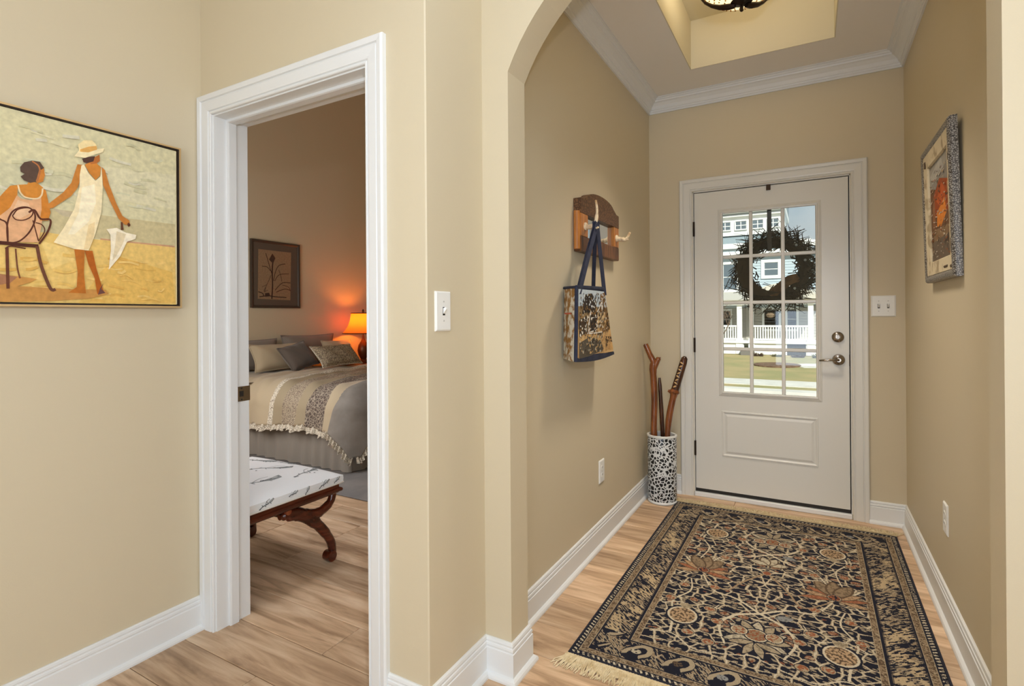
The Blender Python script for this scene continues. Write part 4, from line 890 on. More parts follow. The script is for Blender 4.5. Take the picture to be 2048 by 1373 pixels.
for s_, yb in ((1, .45), (-1, H_ - .42)):           # the two halves of the field
    stroke([(.30, yb - s_ * .14), (.285, yb - s_ * .02), (.26, yb + s_ * .10), (.31, yb + s_ * .22), (.29, mid - s_ * .12)], .010, CREAM)
    stroke([(cx0, yb + s_ * .16), (cx0 - .09, yb + s_ * .10), (cx0 - .135, yb - .0), (cx0 - .10, yb - s_ * .12)], .014, CREAM)
    stroke([(cx0, yb + s_ * .16), (cx0 - .10, yb + s_ * .24), (.40, yb + s_ * .27), (.335, mid - s_ * .06)], .012, CREAM)
    stroke([(.225, yb + s_ * .06), (.30, yb + s_ * .10), (.39, yb + s_ * .06), (.44, yb + s_ * .15)], .008, CREAM)
    stroke([(.23, yb - s_ * .17), (.31, yb - s_ * .15), (.40, yb - s_ * .21), (.50, yb - s_ * .19), (cx0, yb - s_ * .15)], .008, CREAM)
    stroke([(.225, mid - s_ * .10), (.27, mid - s_ * .03), (.325, mid)], .010, CREAM)
    disc(.318, yb, .058, np.array(lin((172, 144, 112))[:3]), CREAM, BROWN, ry=1.1)
    for a_ in (60, 90, 120): petal(.318, yb + s_ * .055, math.radians(a_ * s_), .05, .022, BEIGE)
    for k in range(9):
        a_ = math.radians(-25 + 230 * k / 8) if s_ > 0 else -math.radians(-25 + 230 * k / 8)
        petal(cx0, yb - s_ * .03, a_, .125, .05, BEIGE if k % 2 else CREAM * .85, NAVYC, mirror=False)
    disc(cx0, yb - s_ * .01, .042, TAN, CREAM, RUST, mirror=False)
    disc(cx0 - .062, yb, .030, BEIGE, CREAM, RUST)
    petal(cx0 + .055, yb + s_ * .15, math.radians(25 * s_), .075, .04, GREYB, None, mirror=False)
    for a_ in (200, 250, 290, 340): petal(cx0, yb - s_ * .06, math.radians(a_ * s_), .10, .035, BEIGE, NAVYC, mirror=False)
    for (a_, b_) in ((.275, .26), (.40, .30), (.41, .10), (.45, .02), (.44, -.14), (.245, .12), (.36, -.11)):
        disc(a_, yb + s_ * b_ if b_ else yb, .023, np.array(lin((140, 86, 58))[:3]), BEIGE, BEIGE, ry=.85)
for k, a_ in enumerate((-62, -38, -16, 12, 168, 196, 218, 242)):           # the two lilies of the middle
    petal(.325, mid - .02, math.radians(a_ + 180 if False else -a_), .135, .036, np.array(lin((152, 98, 70))[:3]) if k % 2 else np.array(lin((170, 140, 108))[:3]), BROWN)
for a_ in (62, 90, 118): petal(.325, mid, math.radians(a_), .155, .06, TAN, BROWN)
disc(.325, mid - .005, .026, RUST, BEIGE, NAVYC)
stroke([(cx0, mid + .10), (cx0 - .07, mid + .13), (cx0 - .15, mid + .11), (.335, mid + .16)], .012, CREAM)
stroke([(cx0, mid + .10), (cx0 - .06, mid + .01), (cx0 - .10, mid - .06), (.44, mid - .16), (.335, mid - .05)], .012, TAN * 1.2)
for a_ in (20, 70, 110, 160): petal(cx0, mid + .19, math.radians(a_), .095, .045, CREAM * .85, BROWN, mirror=False)
disc(cx0, mid + .10, .02, RUST, CREAM, None, mirror=False)
COL *= (.90 + .20 * fbm(U * 300, V * 300, 99))[..., None]
lum = COL.mean(axis=2)
xs = RX0 + np.linspace(0, W_, NU + 1); ys = RY0 + np.linspace(0, H_, NV + 1)
GXm, GYm = np.meshgrid(xs, ys, indexing='ij')
zp = np.zeros((NU + 1, NV + 1)); zp[:-1, :-1] = lum; zz = .0075 + .0016 * zp
co = np.stack([GXm, GYm, zz], -1).reshape(-1, 3)
a = (np.arange(NU)[:, None] * (NV + 1) + np.arange(NV)[None, :]).reshape(-1)
quads = np.stack([a, a + NV + 1, a + NV + 2, a + 1], 1)
t = thing('oriental_rug', ((RX0 + RX1) / 2, (RY0 + RY1) / 2, 0), 'navy and beige floral oriental rug with cream fringes before the front door', 'rug')
me = bpy.data.meshes.new('pile'); me.vertices.add(len(co)); me.vertices.foreach_set('co', (co - np.array(t.location)).ravel().astype(np.float32))
me.loops.add(len(quads) * 4); me.loops.foreach_set('vertex_index', quads.ravel().astype(np.int32)); me.polygons.add(len(quads))
me.polygons.foreach_set('loop_start', np.arange(0, len(quads) * 4, 4, dtype=np.int32)); me.update(calc_edges=True)
at = me.color_attributes.new('Col', 'FLOAT_COLOR', 'CORNER')
cc = np.concatenate([np.clip(COL.reshape(-1, 3), 0, 1), np.ones((NU * NV, 1))], 1)
at.data.foreach_set('color', np.repeat(cc, 4, axis=0).ravel().astype(np.float32)); me.materials.append(PILE)
o = bpy.data.objects.new('pile', me); C.objects.link(o); o.parent = t
part('bound_edge', joined(sweep([(0, 0), (.0, .0085), (.004, .0095), (.007, .0085), (.007, 0)], [(RX0, RY0, 0), (RX1, RY0, 0), (RX1, RY1, 0), (RX0, RY1, 0)], (0, 0, 1), 1, closed=True)), mat('navy_binding', (32, 33, 46), .9, bump=(300, .3)), t)
part('backing', MB().box(RX0 + .004, RX1 - .004, RY0 + .004, RY1 - .004, .0005, .005), mat('rug_backing', (96, 82, 66), .95), t)
FR = mat('fringe_cotton', (226, 210, 174), .9, vary=(60, (204, 182, 140), .4, .7), bump=(200, .2))
for side, y0, sg in (('near', RY0, -1), ('far', RY1, 1)):
    q = MB(); rr = random.Random(9 if sg > 0 else 8)
    q.grid(240, 4, lambda u, v: (RX0 - .003 + u * (W_ + .006), y0 + sg * (.001 + v * (.052 + .006 * math.sin(u * 60))), .0072 - .0035 * v + .0009 * math.sin(u * 700 + v * 5)))
    for k in range(560):
        x = RX0 - .004 + (W_ + .008) * k / 559; l_ = rr.uniform(.060, .085) * (1.1 if sg < 0 else 1.25); dx = rr.uniform(-.022, .022) + (-.018 if x < RX0 + .03 else .02 if x > RX1 - .03 else 0)
        h = rr.uniform(.002, .0065)
        q.tube([(x, y0 + sg * .012, .0075), (x + dx * .3, y0 + sg * l_ * .4, h + .002), (x + dx * .8 + rr.uniform(-.004, .004), y0 + sg * l_ * .75, h), (x + dx + rr.uniform(-.006, .006), y0 + sg * l_, .0022)], [.0022, .0021, .0020, .0014], 4, caps=False)
    o = part('fringe', q, FR, t, smooth=True, fix=False); o['kind'] = 'stuff'

# ------------------------------------------------------------------ bedroom
TAUPE = mat('taupe_cloth', (134, 124, 114), .85, bump=(120, .2), sheen=.2)
GREYT = mat('grey_taupe_cloth', (150, 142, 132), .85, bump=(120, .2), sheen=.2)
CRMC = mat('cream_cloth', (186, 170, 142), .85, bump=(120, .2), sheen=.2)
LACE = voro_mat('lace_trim', (222, 214, 196), (140, 128, 112), 60, .06, .85)
BX, BXF, BYN, BYF = BX0 + .03, -3.20, 3.05, 4.70
t = thing('bed', ((BX + BXF) / 2, (BYN + BYF) / 2, 0), 'bed with grey bed skirt and banded ruffled comforter behind the bench', 'bed')
part('box_spring', MB().cbox(BX, BXF - .02, BYN + .02, BYF - .02, .12, .36, .03), GREYT, t)
part('mattress', MB().cbox(BX, BXF - .01, BYN + .01, BYF - .01, .36, .62, .06, seg=3), CRMC, t, smooth=True)
for x in (BX + .08, BXF - .1):
    for y in (BYN + .09, BYF - .09): part('leg', MB().lathe([(.025, .012), (.03, .12)], (x, y, .0), 10), BRONZE, t)
def skirt(u, v):
    s_ = u * (BXF - BX + BYF - BYN); ln_ = BXF - BX
    wv = .014 * math.sin(s_ * 46 + 1.5 * math.sin(s_ * 7)) * (.25 + .75 * (1 - v)) + .012 * (1 - v)
    z = .015 + v * .337
    if s_ < ln_: return (BX + s_, BYN - wv - .004, z)
    return (BXF + wv, BYN + (s_ - ln_), z)
part('bed_skirt', MB().grid(360, 4, skirt), GREYT, t, smooth=True, fix=False)
TOP = .665
def drape(sx, sy):
    """sx: along the bed past the foot edge; sy: past the near edge (cloth lengths)"""
    r_ = .21
    def bend(s_):
        q = r_ * PI / 2
        if s_ <= 0: return 0, 0
        if s_ < q: return r_ * math.sin(s_ / r_), r_ * (1 - math.cos(s_ / r_))
        return r_ + (s_ - q) * .16, r_ + (s_ - q)
    s_ = math.hypot(max(sx, 0), max(sy, 0)); o_, d_ = bend(s_)
    if s_ <= 0: return 0, 0, 0
    return o_ * max(sx, 0) / s_, o_ * max(sy, 0) / s_, d_
HEAD_X = -4.62
def comf(u, v):
    """u along the bed from head to past the foot, v from the far side to the near hem"""
    Lx = (BXF - .16) - HEAD_X; Ly = (BYF + .02) - (BYN + .15)
    sx = u * (Lx + .55) - Lx; hem = .455 + .025 * math.sin(u * 9) ; sy = v * (Ly + hem) - Ly
    ox, oy, dz = drape(sx, sy)
    x = (BXF - .16 + sx) if sx <= 0 else BXF - .16 + ox; y = (BYN + .15 - sy) if sy <= 0 else BYN + .15 - oy
    puff = .012 * math.sin(PI * min(1, max(0, (y - BYN) / (BYF - BYN)))) ** .6 + .010 * math.sin(x * 17 + 2 * math.sin(y * 6)) * math.sin(y * 9 + x * 3) + .006 * math.sin(x * 41 + y * 13)
    xe = x + .20 * (y - 3.0)
    fold = .016 * math.exp(-((xe + 4.06) / .04) ** 2) + (.006 if xe < -4.06 else 0)
    z = TOP + puff + fold - dz
    if dz > .08:
        k = (dz - .08) * 1.0; y -= k * .16 * math.sin(x * 15 + 1.2) * .5 ; y -= .006 * min(1, k * 12)
    return (x, y, max(z, .13))
Lx = (BXF - .16) - HEAD_X
def bandmat(u, v):
    x = HEAD_X + u * (Lx + .55) + .20 * max(0, BYF - 3.0 - v * (BYF - BYN + .30))
    if x < -4.085: return 0
    if x < -4.035: return 1
    if x < -3.93: return 2
    if x < -3.73: return 3
    if x < -3.63: return 2
    if x < -3.40: return 4
    if x < -3.30: return 0
    return 5
PAISLEY = voro_mat('dark_paisley_print', (96, 84, 76), (164, 152, 136), 42, .09, .85)
DOTTED = voro_mat('dotted_print', (186, 172, 148), (128, 114, 100), 75, .12, .85)
STRIPEM = mat('beige_stripe_cloth', (164, 150, 124), .85, bump=(120, .2))
BLUEG = mat('grey_blue_cloth', (134, 128, 120), .85, bump=(120, .2), vary=(9, (148, 142, 134)))
o = part('comforter', MB().grid(280, 120, comf, mfn=bandmat), [CRMC, LACE, STRIPEM, DOTTED, PAISLEY, BLUEG], t, smooth=True, fix=False)
md = o.modifiers.new('thickness', 'SOLIDIFY'); md.thickness = .016; md.offset = -1
def ruffle(u, v):
    p = Vector(comf(u * .985, 1)); wv = math.sin(u * 210) * .010 + math.sin(u * 97) * .006
    return (p.x + .3 * wv, p.y - .010 - wv * (.4 + v) - .018 * v, p.z + .012 - .052 * v + .008 * math.sin(u * 150) * v)
part('lace_ruffle', MB().grid(300, 3, ruffle), LACE, t, smooth=True, fix=False)
def ruffle2(u, v):
    p = Vector(comf(1, .25 + u * .75)); wv = math.sin(u * 150) * .010
    return (p.x + .008 + wv * (.4 + v) + .012 * v, p.y, p.z + .012 - .05 * v)
part('lace_ruffle', MB().grid(160, 3, ruffle2), LACE, t, smooth=True, fix=False)
part('folded_sheet', MB().grid(20, 40, lambda u, v: (BX + .06 + u * (HEAD_X + .10 - BX), BYF - .02 - v * (BYF - BYN + .02), TOP - .012 + .020 * math.sin(PI * v) + .004 * math.sin(v * 40))), CRMC, t, smooth=True, fix=False)

def pillow(name, c, wd, ht, th, lean, m, label, group=None, twist=0.0, roll=0.0, edge=None, trim=None):
    """stands on the bed, width along Y, face towards the foot (+X), leaning back"""
    nrm = Vector((math.cos(lean), 0, math.sin(lean))); upv = Vector((-math.sin(lean), 0, math.cos(lean))); sd = Vector((0, 1, 0))
    Rz = Matrix.Rotation(twist, 3, 'Z'); nrm, upv, sd = Rz @ nrm, Rz @ upv, Rz @ sd
    if roll:
        q = Matrix.Rotation(roll, 3, nrm); upv, sd = q @ upv, q @ sd
    c = Vector(c)
    t = thing(name, c, label, 'pillow', group)
    def fn(sgn):
        def g(u, v):
            a, b = 2 * u - 1, 2 * v - 1
            x = wd / 2 * a * (1 - .09 * (1 - b * b)) ; y = ht / 2 * b * (1 - .09 * (1 - a * a))
            h = th / 2 * max(0, (1 - a ** 4) * (1 - b ** 4)) ** .55 * sgn + .004 * math.sin(a * 9 + b * 4)
            return c + sd * x + upv * (y + ht / 2) + nrm * h
        return g
    q = MB().grid(20, 20, fn(1)); k = len(q.v); q.grid(20, 20, fn(-1))
    part('cover', q, m, t, smooth=True)
    rim = [fn(1)(k / 20, 0) for k in range(20)] + [fn(1)(1, k / 20) for k in range(20)] + [fn(1)(1 - k / 20, 1) for k in range(20)] + [fn(1)(0, 1 - k / 20) for k in range(20)]
    part('piping', MB().tube(rim, .007, 6, closed=True), trim or m, t, smooth=True)
    return t
pillow('bed_pillow', (-5.17, 3.56, .69), .68, .33, .16, .18, TAUPE, 'grey taupe square sham against the wall, left one at the head of the bed')
pillow('bed_pillow', (-5.17, 4.33, .69), .76, .36, .16, .18, TAUPE, 'grey taupe sham against the wall, nearer the lit lamp')
pillow('bed_pillow', (-4.95, 3.79, .69), .70, .30, .16, .42, CRMC, 'cream pillow with side seam leaning in front of the left sham')
pillow('bed_pillow', (-4.97, 4.62, .69), .46, .30, .15, .40, CRMC, 'cream pillow at the lamp side of the bed, behind the patterned cushion')
pillow('throw_pillow', (-4.70, 3.87, .71), .38, .31, .13, .62, mat('dark_taupe_cloth', (98, 88, 80), .8, bump=(120, .2), sheen=.3), 'dark taupe square cushion tilted in the middle of the bed', roll=.22)
pp_ = pillow('throw_pillow', (-4.45, 4.15, .725), .62, .28, .13, .72, voro_mat('scroll_print', (176, 162, 136), (118, 104, 90), 40, .08, .85), 'beige scroll patterned cushion with ruffled edge beside the dark cushion', twist=.10, trim=LACE)

# bedside table and lamp
t = thing('nightstand', (-5.05, 5.02, 0), 'dark wooden nightstand under the lit lamp beside the bed', 'nightstand')
DKW = wood_mat('dark_walnut', (46, 28, 18), (70, 42, 26), (98, 60, 36), along=0, scale=10, rough=.35)
part('top', MB().cbox(-5.28, -4.82, 4.80, 5.26, .63, .66, .006), DKW, t)
part('case', MB().cbox(-5.26, -4.84, 4.82, 5.24, .30, .63, .004), DKW, t)
dr = part('drawer', MB().cbox(-4.84, -4.825, 4.84, 5.22, .42, .60, .004), DKW, t)
part('knob', MB().lathe([(.006, 0), (.006, .012), (.014, .018), (.010, .028)], (-4.825, 5.03, .51), 14, axis='x'), NICKEL, dr, smooth=True)
for x in (-5.23, -4.87):
    for y in (4.85, 5.21): part('leg', MB().cbox(x - .02, x + .02, y - .02, y + .02, 0, .30, .004), DKW, t)
t = thing('table_lamp', (-5.03, 5.02, .66), 'lit bedside lamp with flared amber shade right of the bed', 'lamp')
part('base', MB().lathe([(.085, .66), (.085, .675), (.05, .685), (.035, .71), (.060, .76), (.075, .82), (.062, .89), (.030, .94), (.018, .97), (.012, 1.02)], (-5.03, 5.02, 0), 28), mat('lamp_base_bronze', (96, 58, 32), .35, metal=.4), t, smooth=True)
SHADE = mat('amber_shade', (226, 150, 66), .8, emit=((255, 132, 38), .40)); 
b_ = SHADE.node_tree.nodes['Principled BSDF']; b_.inputs['Transmission Weight'].default_value = 0.0
tl = SHADE.node_tree.nodes.new('ShaderNodeBsdfTranslucent'); tl.inputs[0].default_value = lin((255, 158, 70)); ms = SHADE.node_tree.nodes.new('ShaderNodeMixShader'); ms.inputs[0].default_value = .5
SHADE.node_tree.links.new(b_.outputs[0], ms.inputs[1]); SHADE.node_tree.links.new(tl.outputs[0], ms.inputs[2]); SHADE.node_tree.links.new(ms.outputs[0], SHADE.node_tree.nodes['Material Output'].inputs[0])
part('shade', MB().lathe([(.255, 1.045), (.225, 1.075), (.190, 1.13), (.165, 1.20), (.150, 1.295)], (-5.03, 5.02, 0), 36, caps=False), SHADE, t, smooth=True)
part('shade_trim', MB().tube([(-5.03 + .256 * math.cos(k / 36 * 2 * PI), 5.02 + .256 * math.sin(k / 36 * 2 * PI), 1.043) for k in range(36)], .006, 6, closed=True), BRONZE, t, smooth=True)
part('shade_trim', MB().tube([(-5.03 + .151 * math.cos(k / 36 * 2 * PI), 5.02 + .151 * math.sin(k / 36 * 2 * PI), 1.297) for k in range(36)], .006, 6, closed=True), BRONZE, t, smooth=True)
part('finial', MB().lathe([(.006, 1.02), (.006, 1.30), (.015, 1.315), (.012, 1.335), (.003, 1.35)], (-5.03, 5.02, 0), 12), BRONZE, t, smooth=True)

# framed print over the bed
t = thing('framed_print', (BX0, 3.96, 1.735), 'grey brown framed ink print of branches on the bedroom wall', 'picture')
fp = [(BX0, 3.645, 1.358), (BX0, 4.280, 1.358), (BX0, 4.280, 2.112), (BX0, 3.645, 2.112)]
part('frame', joined(sweep([(0, 0), (0, .026), (.010, .030), (.024, .024), (.030, .018), (.030, 0)], fp, (1, 0, 0), 1, closed=True)), mat('dark_picture_frame', (70, 58, 48), .4), t)
part('mat_board', MB().box(BX0 + .004, BX0 + .016, 3.67, 4.255, 1.383, 2.087), mat('taupe_mat_board', (96, 84, 72), .9), t)
paint('ink_print', BPRINT, lambda a, b, h: (BX0 + .0175 + h, a, b), t, dh=.0002)

# bench
MAHO = wood_mat('mahogany', (46, 18, 10), (82, 34, 18), (120, 56, 30), along=1, scale=12, rough=.22, coat=.4, stretch=6)
QX0, QX1, QY0, QY1 = -2.86, -2.12, 1.408, 1.965
t = thing('curule_bench', ((QX0 + QX1) / 2, (QY0 + QY1) / 2, 0), 'low bench with curved mahogany legs and botanical print cushion inside the bedroom doorway', 'bench')
part('seat_frame', MB().cbox(QX0 + .01, QX1 - .01, QY0 + .01, QY1 - .01, .345, .398, .006), MAHO, t)
part('moulding', joined(sweep([(0, 0), (.008, .004), (.011, .012), (.008, .020), (0, .024)], [(QX0 + .01, QY0 + .01, .350), (QX0 + .01, QY1 - .01, .350), (QX1 - .01, QY1 - .01, .350), (QX1 - .01, QY0 + .01, .350)], (0, 0, 1), 1, closed=True)), MAHO, t)
TOILE = mat('toile_cloth', (238, 240, 240), .8, bump=(150, .15))
def cush(u, v):
    a, b = 2 * u - 1, 2 * v - 1; e = max(abs(a), abs(b))
    return (QX0 + (QX1 - QX0) * u, QY0 + (QY1 - QY0) * v, .446 + .024 * (1 - a ** 4) * (1 - b ** 4) - .012 * max(0, e - .9) * 10 * (e > .9))
q = MB().grid(28, 28, cush)
n_ = 28; edge = [(k / n_, 0) for k in range(n_)] + [(1, k / n_) for k in range(n_)] + [(1 - k / n_, 1) for k in range(n_)] + [(0, 1 - k / n_) for k in range(n_)]
mx_, my_ = (QX0 + QX1) / 2, (QY0 + QY1) / 2
e0 = [Vector(cush(*p)) for p in edge]; rings = []
for gz_, gr in ((.434, 1.004), (.420, 1.008), (.404, 1.006), (.396, .998)): rings.append([(mx_ + (p.x - mx_) * gr, my_ + (p.y - my_) * gr, gz_) for p in e0])
for A, B in zip([[tuple(p) for p in e0]] + rings[:-1], rings):
    q.add(A + B, [(k, (k + 1) % len(A), len(A) + (k + 1) % len(A), len(A) + k) for k in range(len(A))])
q.add(rings[-1], [tuple(range(len(rings[-1])))])
part('cushion', q, TOILE, t, smooth=True)
part('cushion_welt', MB().tube([(mx_ + (p.x - mx_) * 1.004, my_ + (p.y - my_) * 1.006, .399) for p in e0], .0045, 6, closed=True), mat('white_welt', (226, 222, 212), .8), t, smooth=True)
INK, INK2 = (98, 102, 104), (150, 154, 154)
TP = []; rr = random.Random(21)
def spray(cx_, cy_, sc, ang):
    ca, sa = math.cos(ang), math.sin(ang)
    def tr(a, b): return (cx_ + sc * (a * ca - b * sa), cy_ + sc * (a * sa + b * ca))
    TP.append(('s', INK, [tr(-1, -.1), tr(-.4, .05), tr(.3, 0), tr(1, .25)], .004)); TP.append(('s', INK2, [tr(-.2, 0), tr(.2, .4), tr(.6, .5)], .003))
    TP.append(('p', INK2, [tr(.1, 0), tr(.7, .28), tr(1.05, .5), tr(1.1, .15), tr(.7, -.05)])); TP.append(('p', (196, 198, 196), [tr(.5, .1), tr(.9, .34), tr(.95, .2)]))
    for k in range(5): TP.append(('s', INK, [tr(-.9 + .35 * k, 0), tr(-.8 + .35 * k, .18 * (1 if k % 2 else -1))], .003))
    for k in range(4):
        a, b = rr.uniform(-1, 1), rr.uniform(-.5, .6); TP.append(('p', (84, 88, 90), [tr(a, b), tr(a + .07, b + .03), tr(a + .05, b + .10), tr(a - .03, b + .08)]))
for cx_, cy_, sc, ang in ((-2.30, 1.60, .11, 1.2), (-2.24, 1.84, .09, 1.7), (-2.45, 1.78, .10, .6), (-2.62, 1.60, .12, 1.0), (-2.66, 1.85, .10, .3), (-2.42, 1.52, .09, 1.9), (-2.75, 1.72, .08, 2.1), (-2.50, 1.90, .07, .2)): spray(cx_, cy_, sc, ang)
def ctop(a, b, h):
    u, v = min(1, max(0, (a - QX0) / (QX1 - QX0))), min(1, max(0, (b - QY0) / (QY1 - QY0))); p = cush(u, v); return (p[0], p[1], p[2] + .0012 + h)
o = paint('botanical_print', TP, ctop, t, FABRICP, dh=.00001)
TP = []
for cx_, cy_, sc, ang in ((1.52, .418, .055, .25), (1.66, .424, .035, .1), (1.74, .416, .03, .8), (1.84, .420, .05, .3), (1.92, .418, .03, .4)): spray(cx_, cy_, sc * .7, ang)
TP = [(e[0], e[1], [(a, min(.440, max(.402, b))) for a, b in e[2]]) + e[3:] for e in TP]
o['kind'] = 'stuff'
o = paint('side_print', TP, lambda a, b, h: (QX1 + .0052 + h, a, b), t, FABRICP, dh=.00003)
o['kind'] = 'stuff'
for x in (QX1 - .045, QX0 + .045):
    lo = catmull([(x, 1.622, .318), (x, 1.660, .318), (x, 1.729, .300), (x, 1.807, .245), (x, 1.877, .168), (x, 1.925, .093), (x, 1.934, .028)], 5)
    lg = part('leg', MB().tube(lo, [.016] * 3 + [.026] * 3 + [.038] * 6 + [.036] * 5 + [.030] * 5 + [.026] * 5 + [.024] * 4, 12, flat=(.85, .85)), MAHO, t, smooth=True)
    part('scroll_foot', MB().lathe([(.012, -.026), (.026, -.024), (.027, .024), (.012, .026)], (x, 1.915, .028), 16, axis='x'), MAHO, lg, smooth=True)
    hi = catmull([(x, 1.715, .300), (x, 1.773, .284), (x, 1.841, .269), (x, 1.893, .282), (x, 1.927, .307), (x, 1.940, .346)], 5)
    part('upper_scroll', MB().tube(hi, [.034] * 6 + [.030] * 6 + [.026] * 6 + [.023] * 8, 12, flat=(.85, .85)), MAHO, t, smooth=True)
    part('clasp', MB().lathe([(.010, -.030), (.015, -.026), (.017, 0), (.015, .026), (.010, .030)], (x, 1.655, .338), 14, axis='x'), mat('light_mahogany', (140, 74, 44), .25), t, smooth=True)
    part('back_leg', MB().cbox(x - .022, x + .022, QY0 + .008, QY0 + .040, 0, .348, .005), MAHO, t)
yc = 1.66
part('stretcher', MB().tube([(QX0 + .05, yc, .312), (mx_, yc, .312), (QX1 - .05, yc, .312)], [.014, .022, .014], 10), MAHO, t, smooth=True)
# grey rug under the bed
o = obj('area_rug', MB().cbox(-5.1, -2.35, 2.645, 4.74, 0.0005, .011, .004), mat('grey_rug', (112, 110, 110), .95, vary=(3, (138, 134, 130), .35, .7), bump=(220, .5)))
tag(o, 'flat grey rug under the bed', 'rug')
# ------------------------------------------------------------------ wreath on the outside of the door
WX, WY, WZ, WR = -.228, YD + .115, 1.545, .185
t = thing('wreath', (WX, WY, WZ), 'dark twig wreath with brown ribbon hanging outside the front door glass', 'wreath')
TW = mat('dark_twig', (48, 34, 26), .85, vary=(40, (84, 62, 46), .5, .75))
q = MB(); rr = random.Random(17)
for k in range(1500):
    a = rr.uniform(0, 2 * PI); ra = WR + rr.gauss(0, .030); ya = WY + rr.gauss(0, .020)
    wild = (math.cos(a) > .25) or rr.random() < .35
    out_ = rr.uniform(.2, 1.0) if wild else rr.uniform(-.1, .3); sw = rr.choice([-1, 1]) * rr.uniform(.5, 1.0)
    l_ = rr.uniform(.05, .13) if wild else rr.uniform(.04, .08)
    d_ = Vector((math.cos(a) * out_ - math.sin(a) * sw, rr.uniform(-.25, .25), math.sin(a) * out_ + math.cos(a) * sw)).normalized()
    p = Vector((WX + ra * math.cos(a), ya, WZ + ra * math.sin(a)))
    m_ = p + d_ * l_ * .5 + Vector((rr.uniform(-.01, .01), rr.uniform(-.01, .01), rr.uniform(-.01, .01))); e_ = p + d_ * l_
    for z in (m_, e_):
        z.y = max(z.y, YD + .053)
    rd = rr.uniform(.0018, .0042); q.tube([p, m_, e_], [rd, rd * .8, rd * .35], 4, caps=False)
o = part('twigs', q, TW, t, fix=False); o['kind'] = 'stuff'
q = MB(); ring = []
for k in range(49):
    ring.append(None)
part('vine_core', MB().tube([(WX + (WR + .006 * math.sin(k * 1.7)) * math.cos(2 * PI * k / 48), WY, WZ + (WR + .006 * math.cos(k * 2.3)) * math.sin(2 * PI * k / 48)) for k in range(48)], .042, 10, closed=True, flat=(1, .8)), mat('vine_bark', (56, 40, 30), .9, bump=(80, .6)), t, smooth=True)
RIB = mat('brown_burlap', (150, 100, 62), .9, vary=(30, (104, 66, 40), .4, .65))
part('ribbon', MB().ribbon(catmull([(WX - .02, WY - .034, WZ - .175), (WX + .04, WY - .042, WZ - .125), (WX + .10, WY - .040, WZ - .075), (WX + .155, WY - .036, WZ - .060)], 6), (-.5, 0, .85), .060, .004), RIB, t)
part('dark_bow', MB().ribbon(catmull([(WX - .165, WY - .046, WZ + .11), (WX - .175, WY - .052, WZ + .02), (WX - .15, WY - .050, WZ - .08), (WX - .10, WY - .046, WZ - .14), (WX + .0, WY - .046, WZ - .165)], 6), (1, 0, .3), .085, .004), mat('brown_velvet', (78, 58, 42), .9), t)
for a, b in ((-.175, -.02), (.14, .15), (.19, .05), (.13, -.13), (-.12, .15)):
    part('berry', MB().lathe([(.002, -.008), (.007, -.004), (.008, 0), (.006, .006), (.002, .008)], (WX + a, WY - .045, WZ + b), 8), mat('pale_berry', (214, 206, 196), .4), t, smooth=True)
o = MB().ribbon([(-.243, YD - .012, 2.052), (-.243, YD - .004, 2.0905), (-.243, YD + .025, 2.0925), (-.243, YD + .0545, 2.0905), (-.243, YD + .056, 2.03), (-.243, YD + .057, 1.70), (-.243, YD + .06, 1.672), (-.243, YD + .085, 1.668), (-.243, YD + .092, 1.70)], (1, 0, 0), .026, .002)
o = obj('wreath_hanger', o, mat('hanger_metal', (66, 52, 44), .5, metal=.2)); tag(o, 'dark metal over the door hanger holding the wreath', 'hook')

# ------------------------------------------------------------------ outdoors
GZ = -.8
LAWN = mat('winter_lawn', (174, 156, 112), .95, vary=(.8, (152, 146, 100), .4, .65), bump=(60, .4))
CONC = mat('concrete', (224, 220, 212), .85, vary=(2, (206, 202, 194)))
ROAD = mat('road_asphalt', (150, 148, 146), .9)
struct('lawn', MB().box(-40, 40, 18.3, 70, GZ - .3, GZ).box(-40, 40, 16.1, 16.9, GZ - .3, GZ - .01).box(-40, 40, YD + .2, 11, GZ - .3, GZ - .02), LAWN)
struct('sidewalk', MB().box(-40, 40, 16.9, 18.3, GZ - .3, GZ + .01), CONC)
struct('road', MB().box(-40, 40, 11, 15.6, GZ - .4, GZ - .08), ROAD)
struct('curb', MB().box(-40, 40, 15.6, 16.1, GZ - .3, GZ + .02), CONC)
struct('path', MB().prism([(-.9, 24.2), (-.3, 23.0), (.2, 23.1), (1.6, 24.0), (3.2, 25.5), (3.2, 26.8), (1.2, 25.4), (-.2, 24.9)], lambda a, b, h: (a, b, h), GZ, GZ + .012), CONC)
o = obj('garden_bed', MB().prism([(-1.25 + .85 * math.cos(k / 24 * 2 * PI), 23.6 + 1.0 * math.sin(k / 24 * 2 * PI)) for k in range(24)], lambda a, b, h: (a, b, h), GZ, GZ + .05), mat('mulch', (92, 66, 50), .95, vary=(8, (128, 100, 78), .4, .6), bump=(30, .8)))
tag(o, 'oval mulch bed in the lawn across the street', 'garden bed')

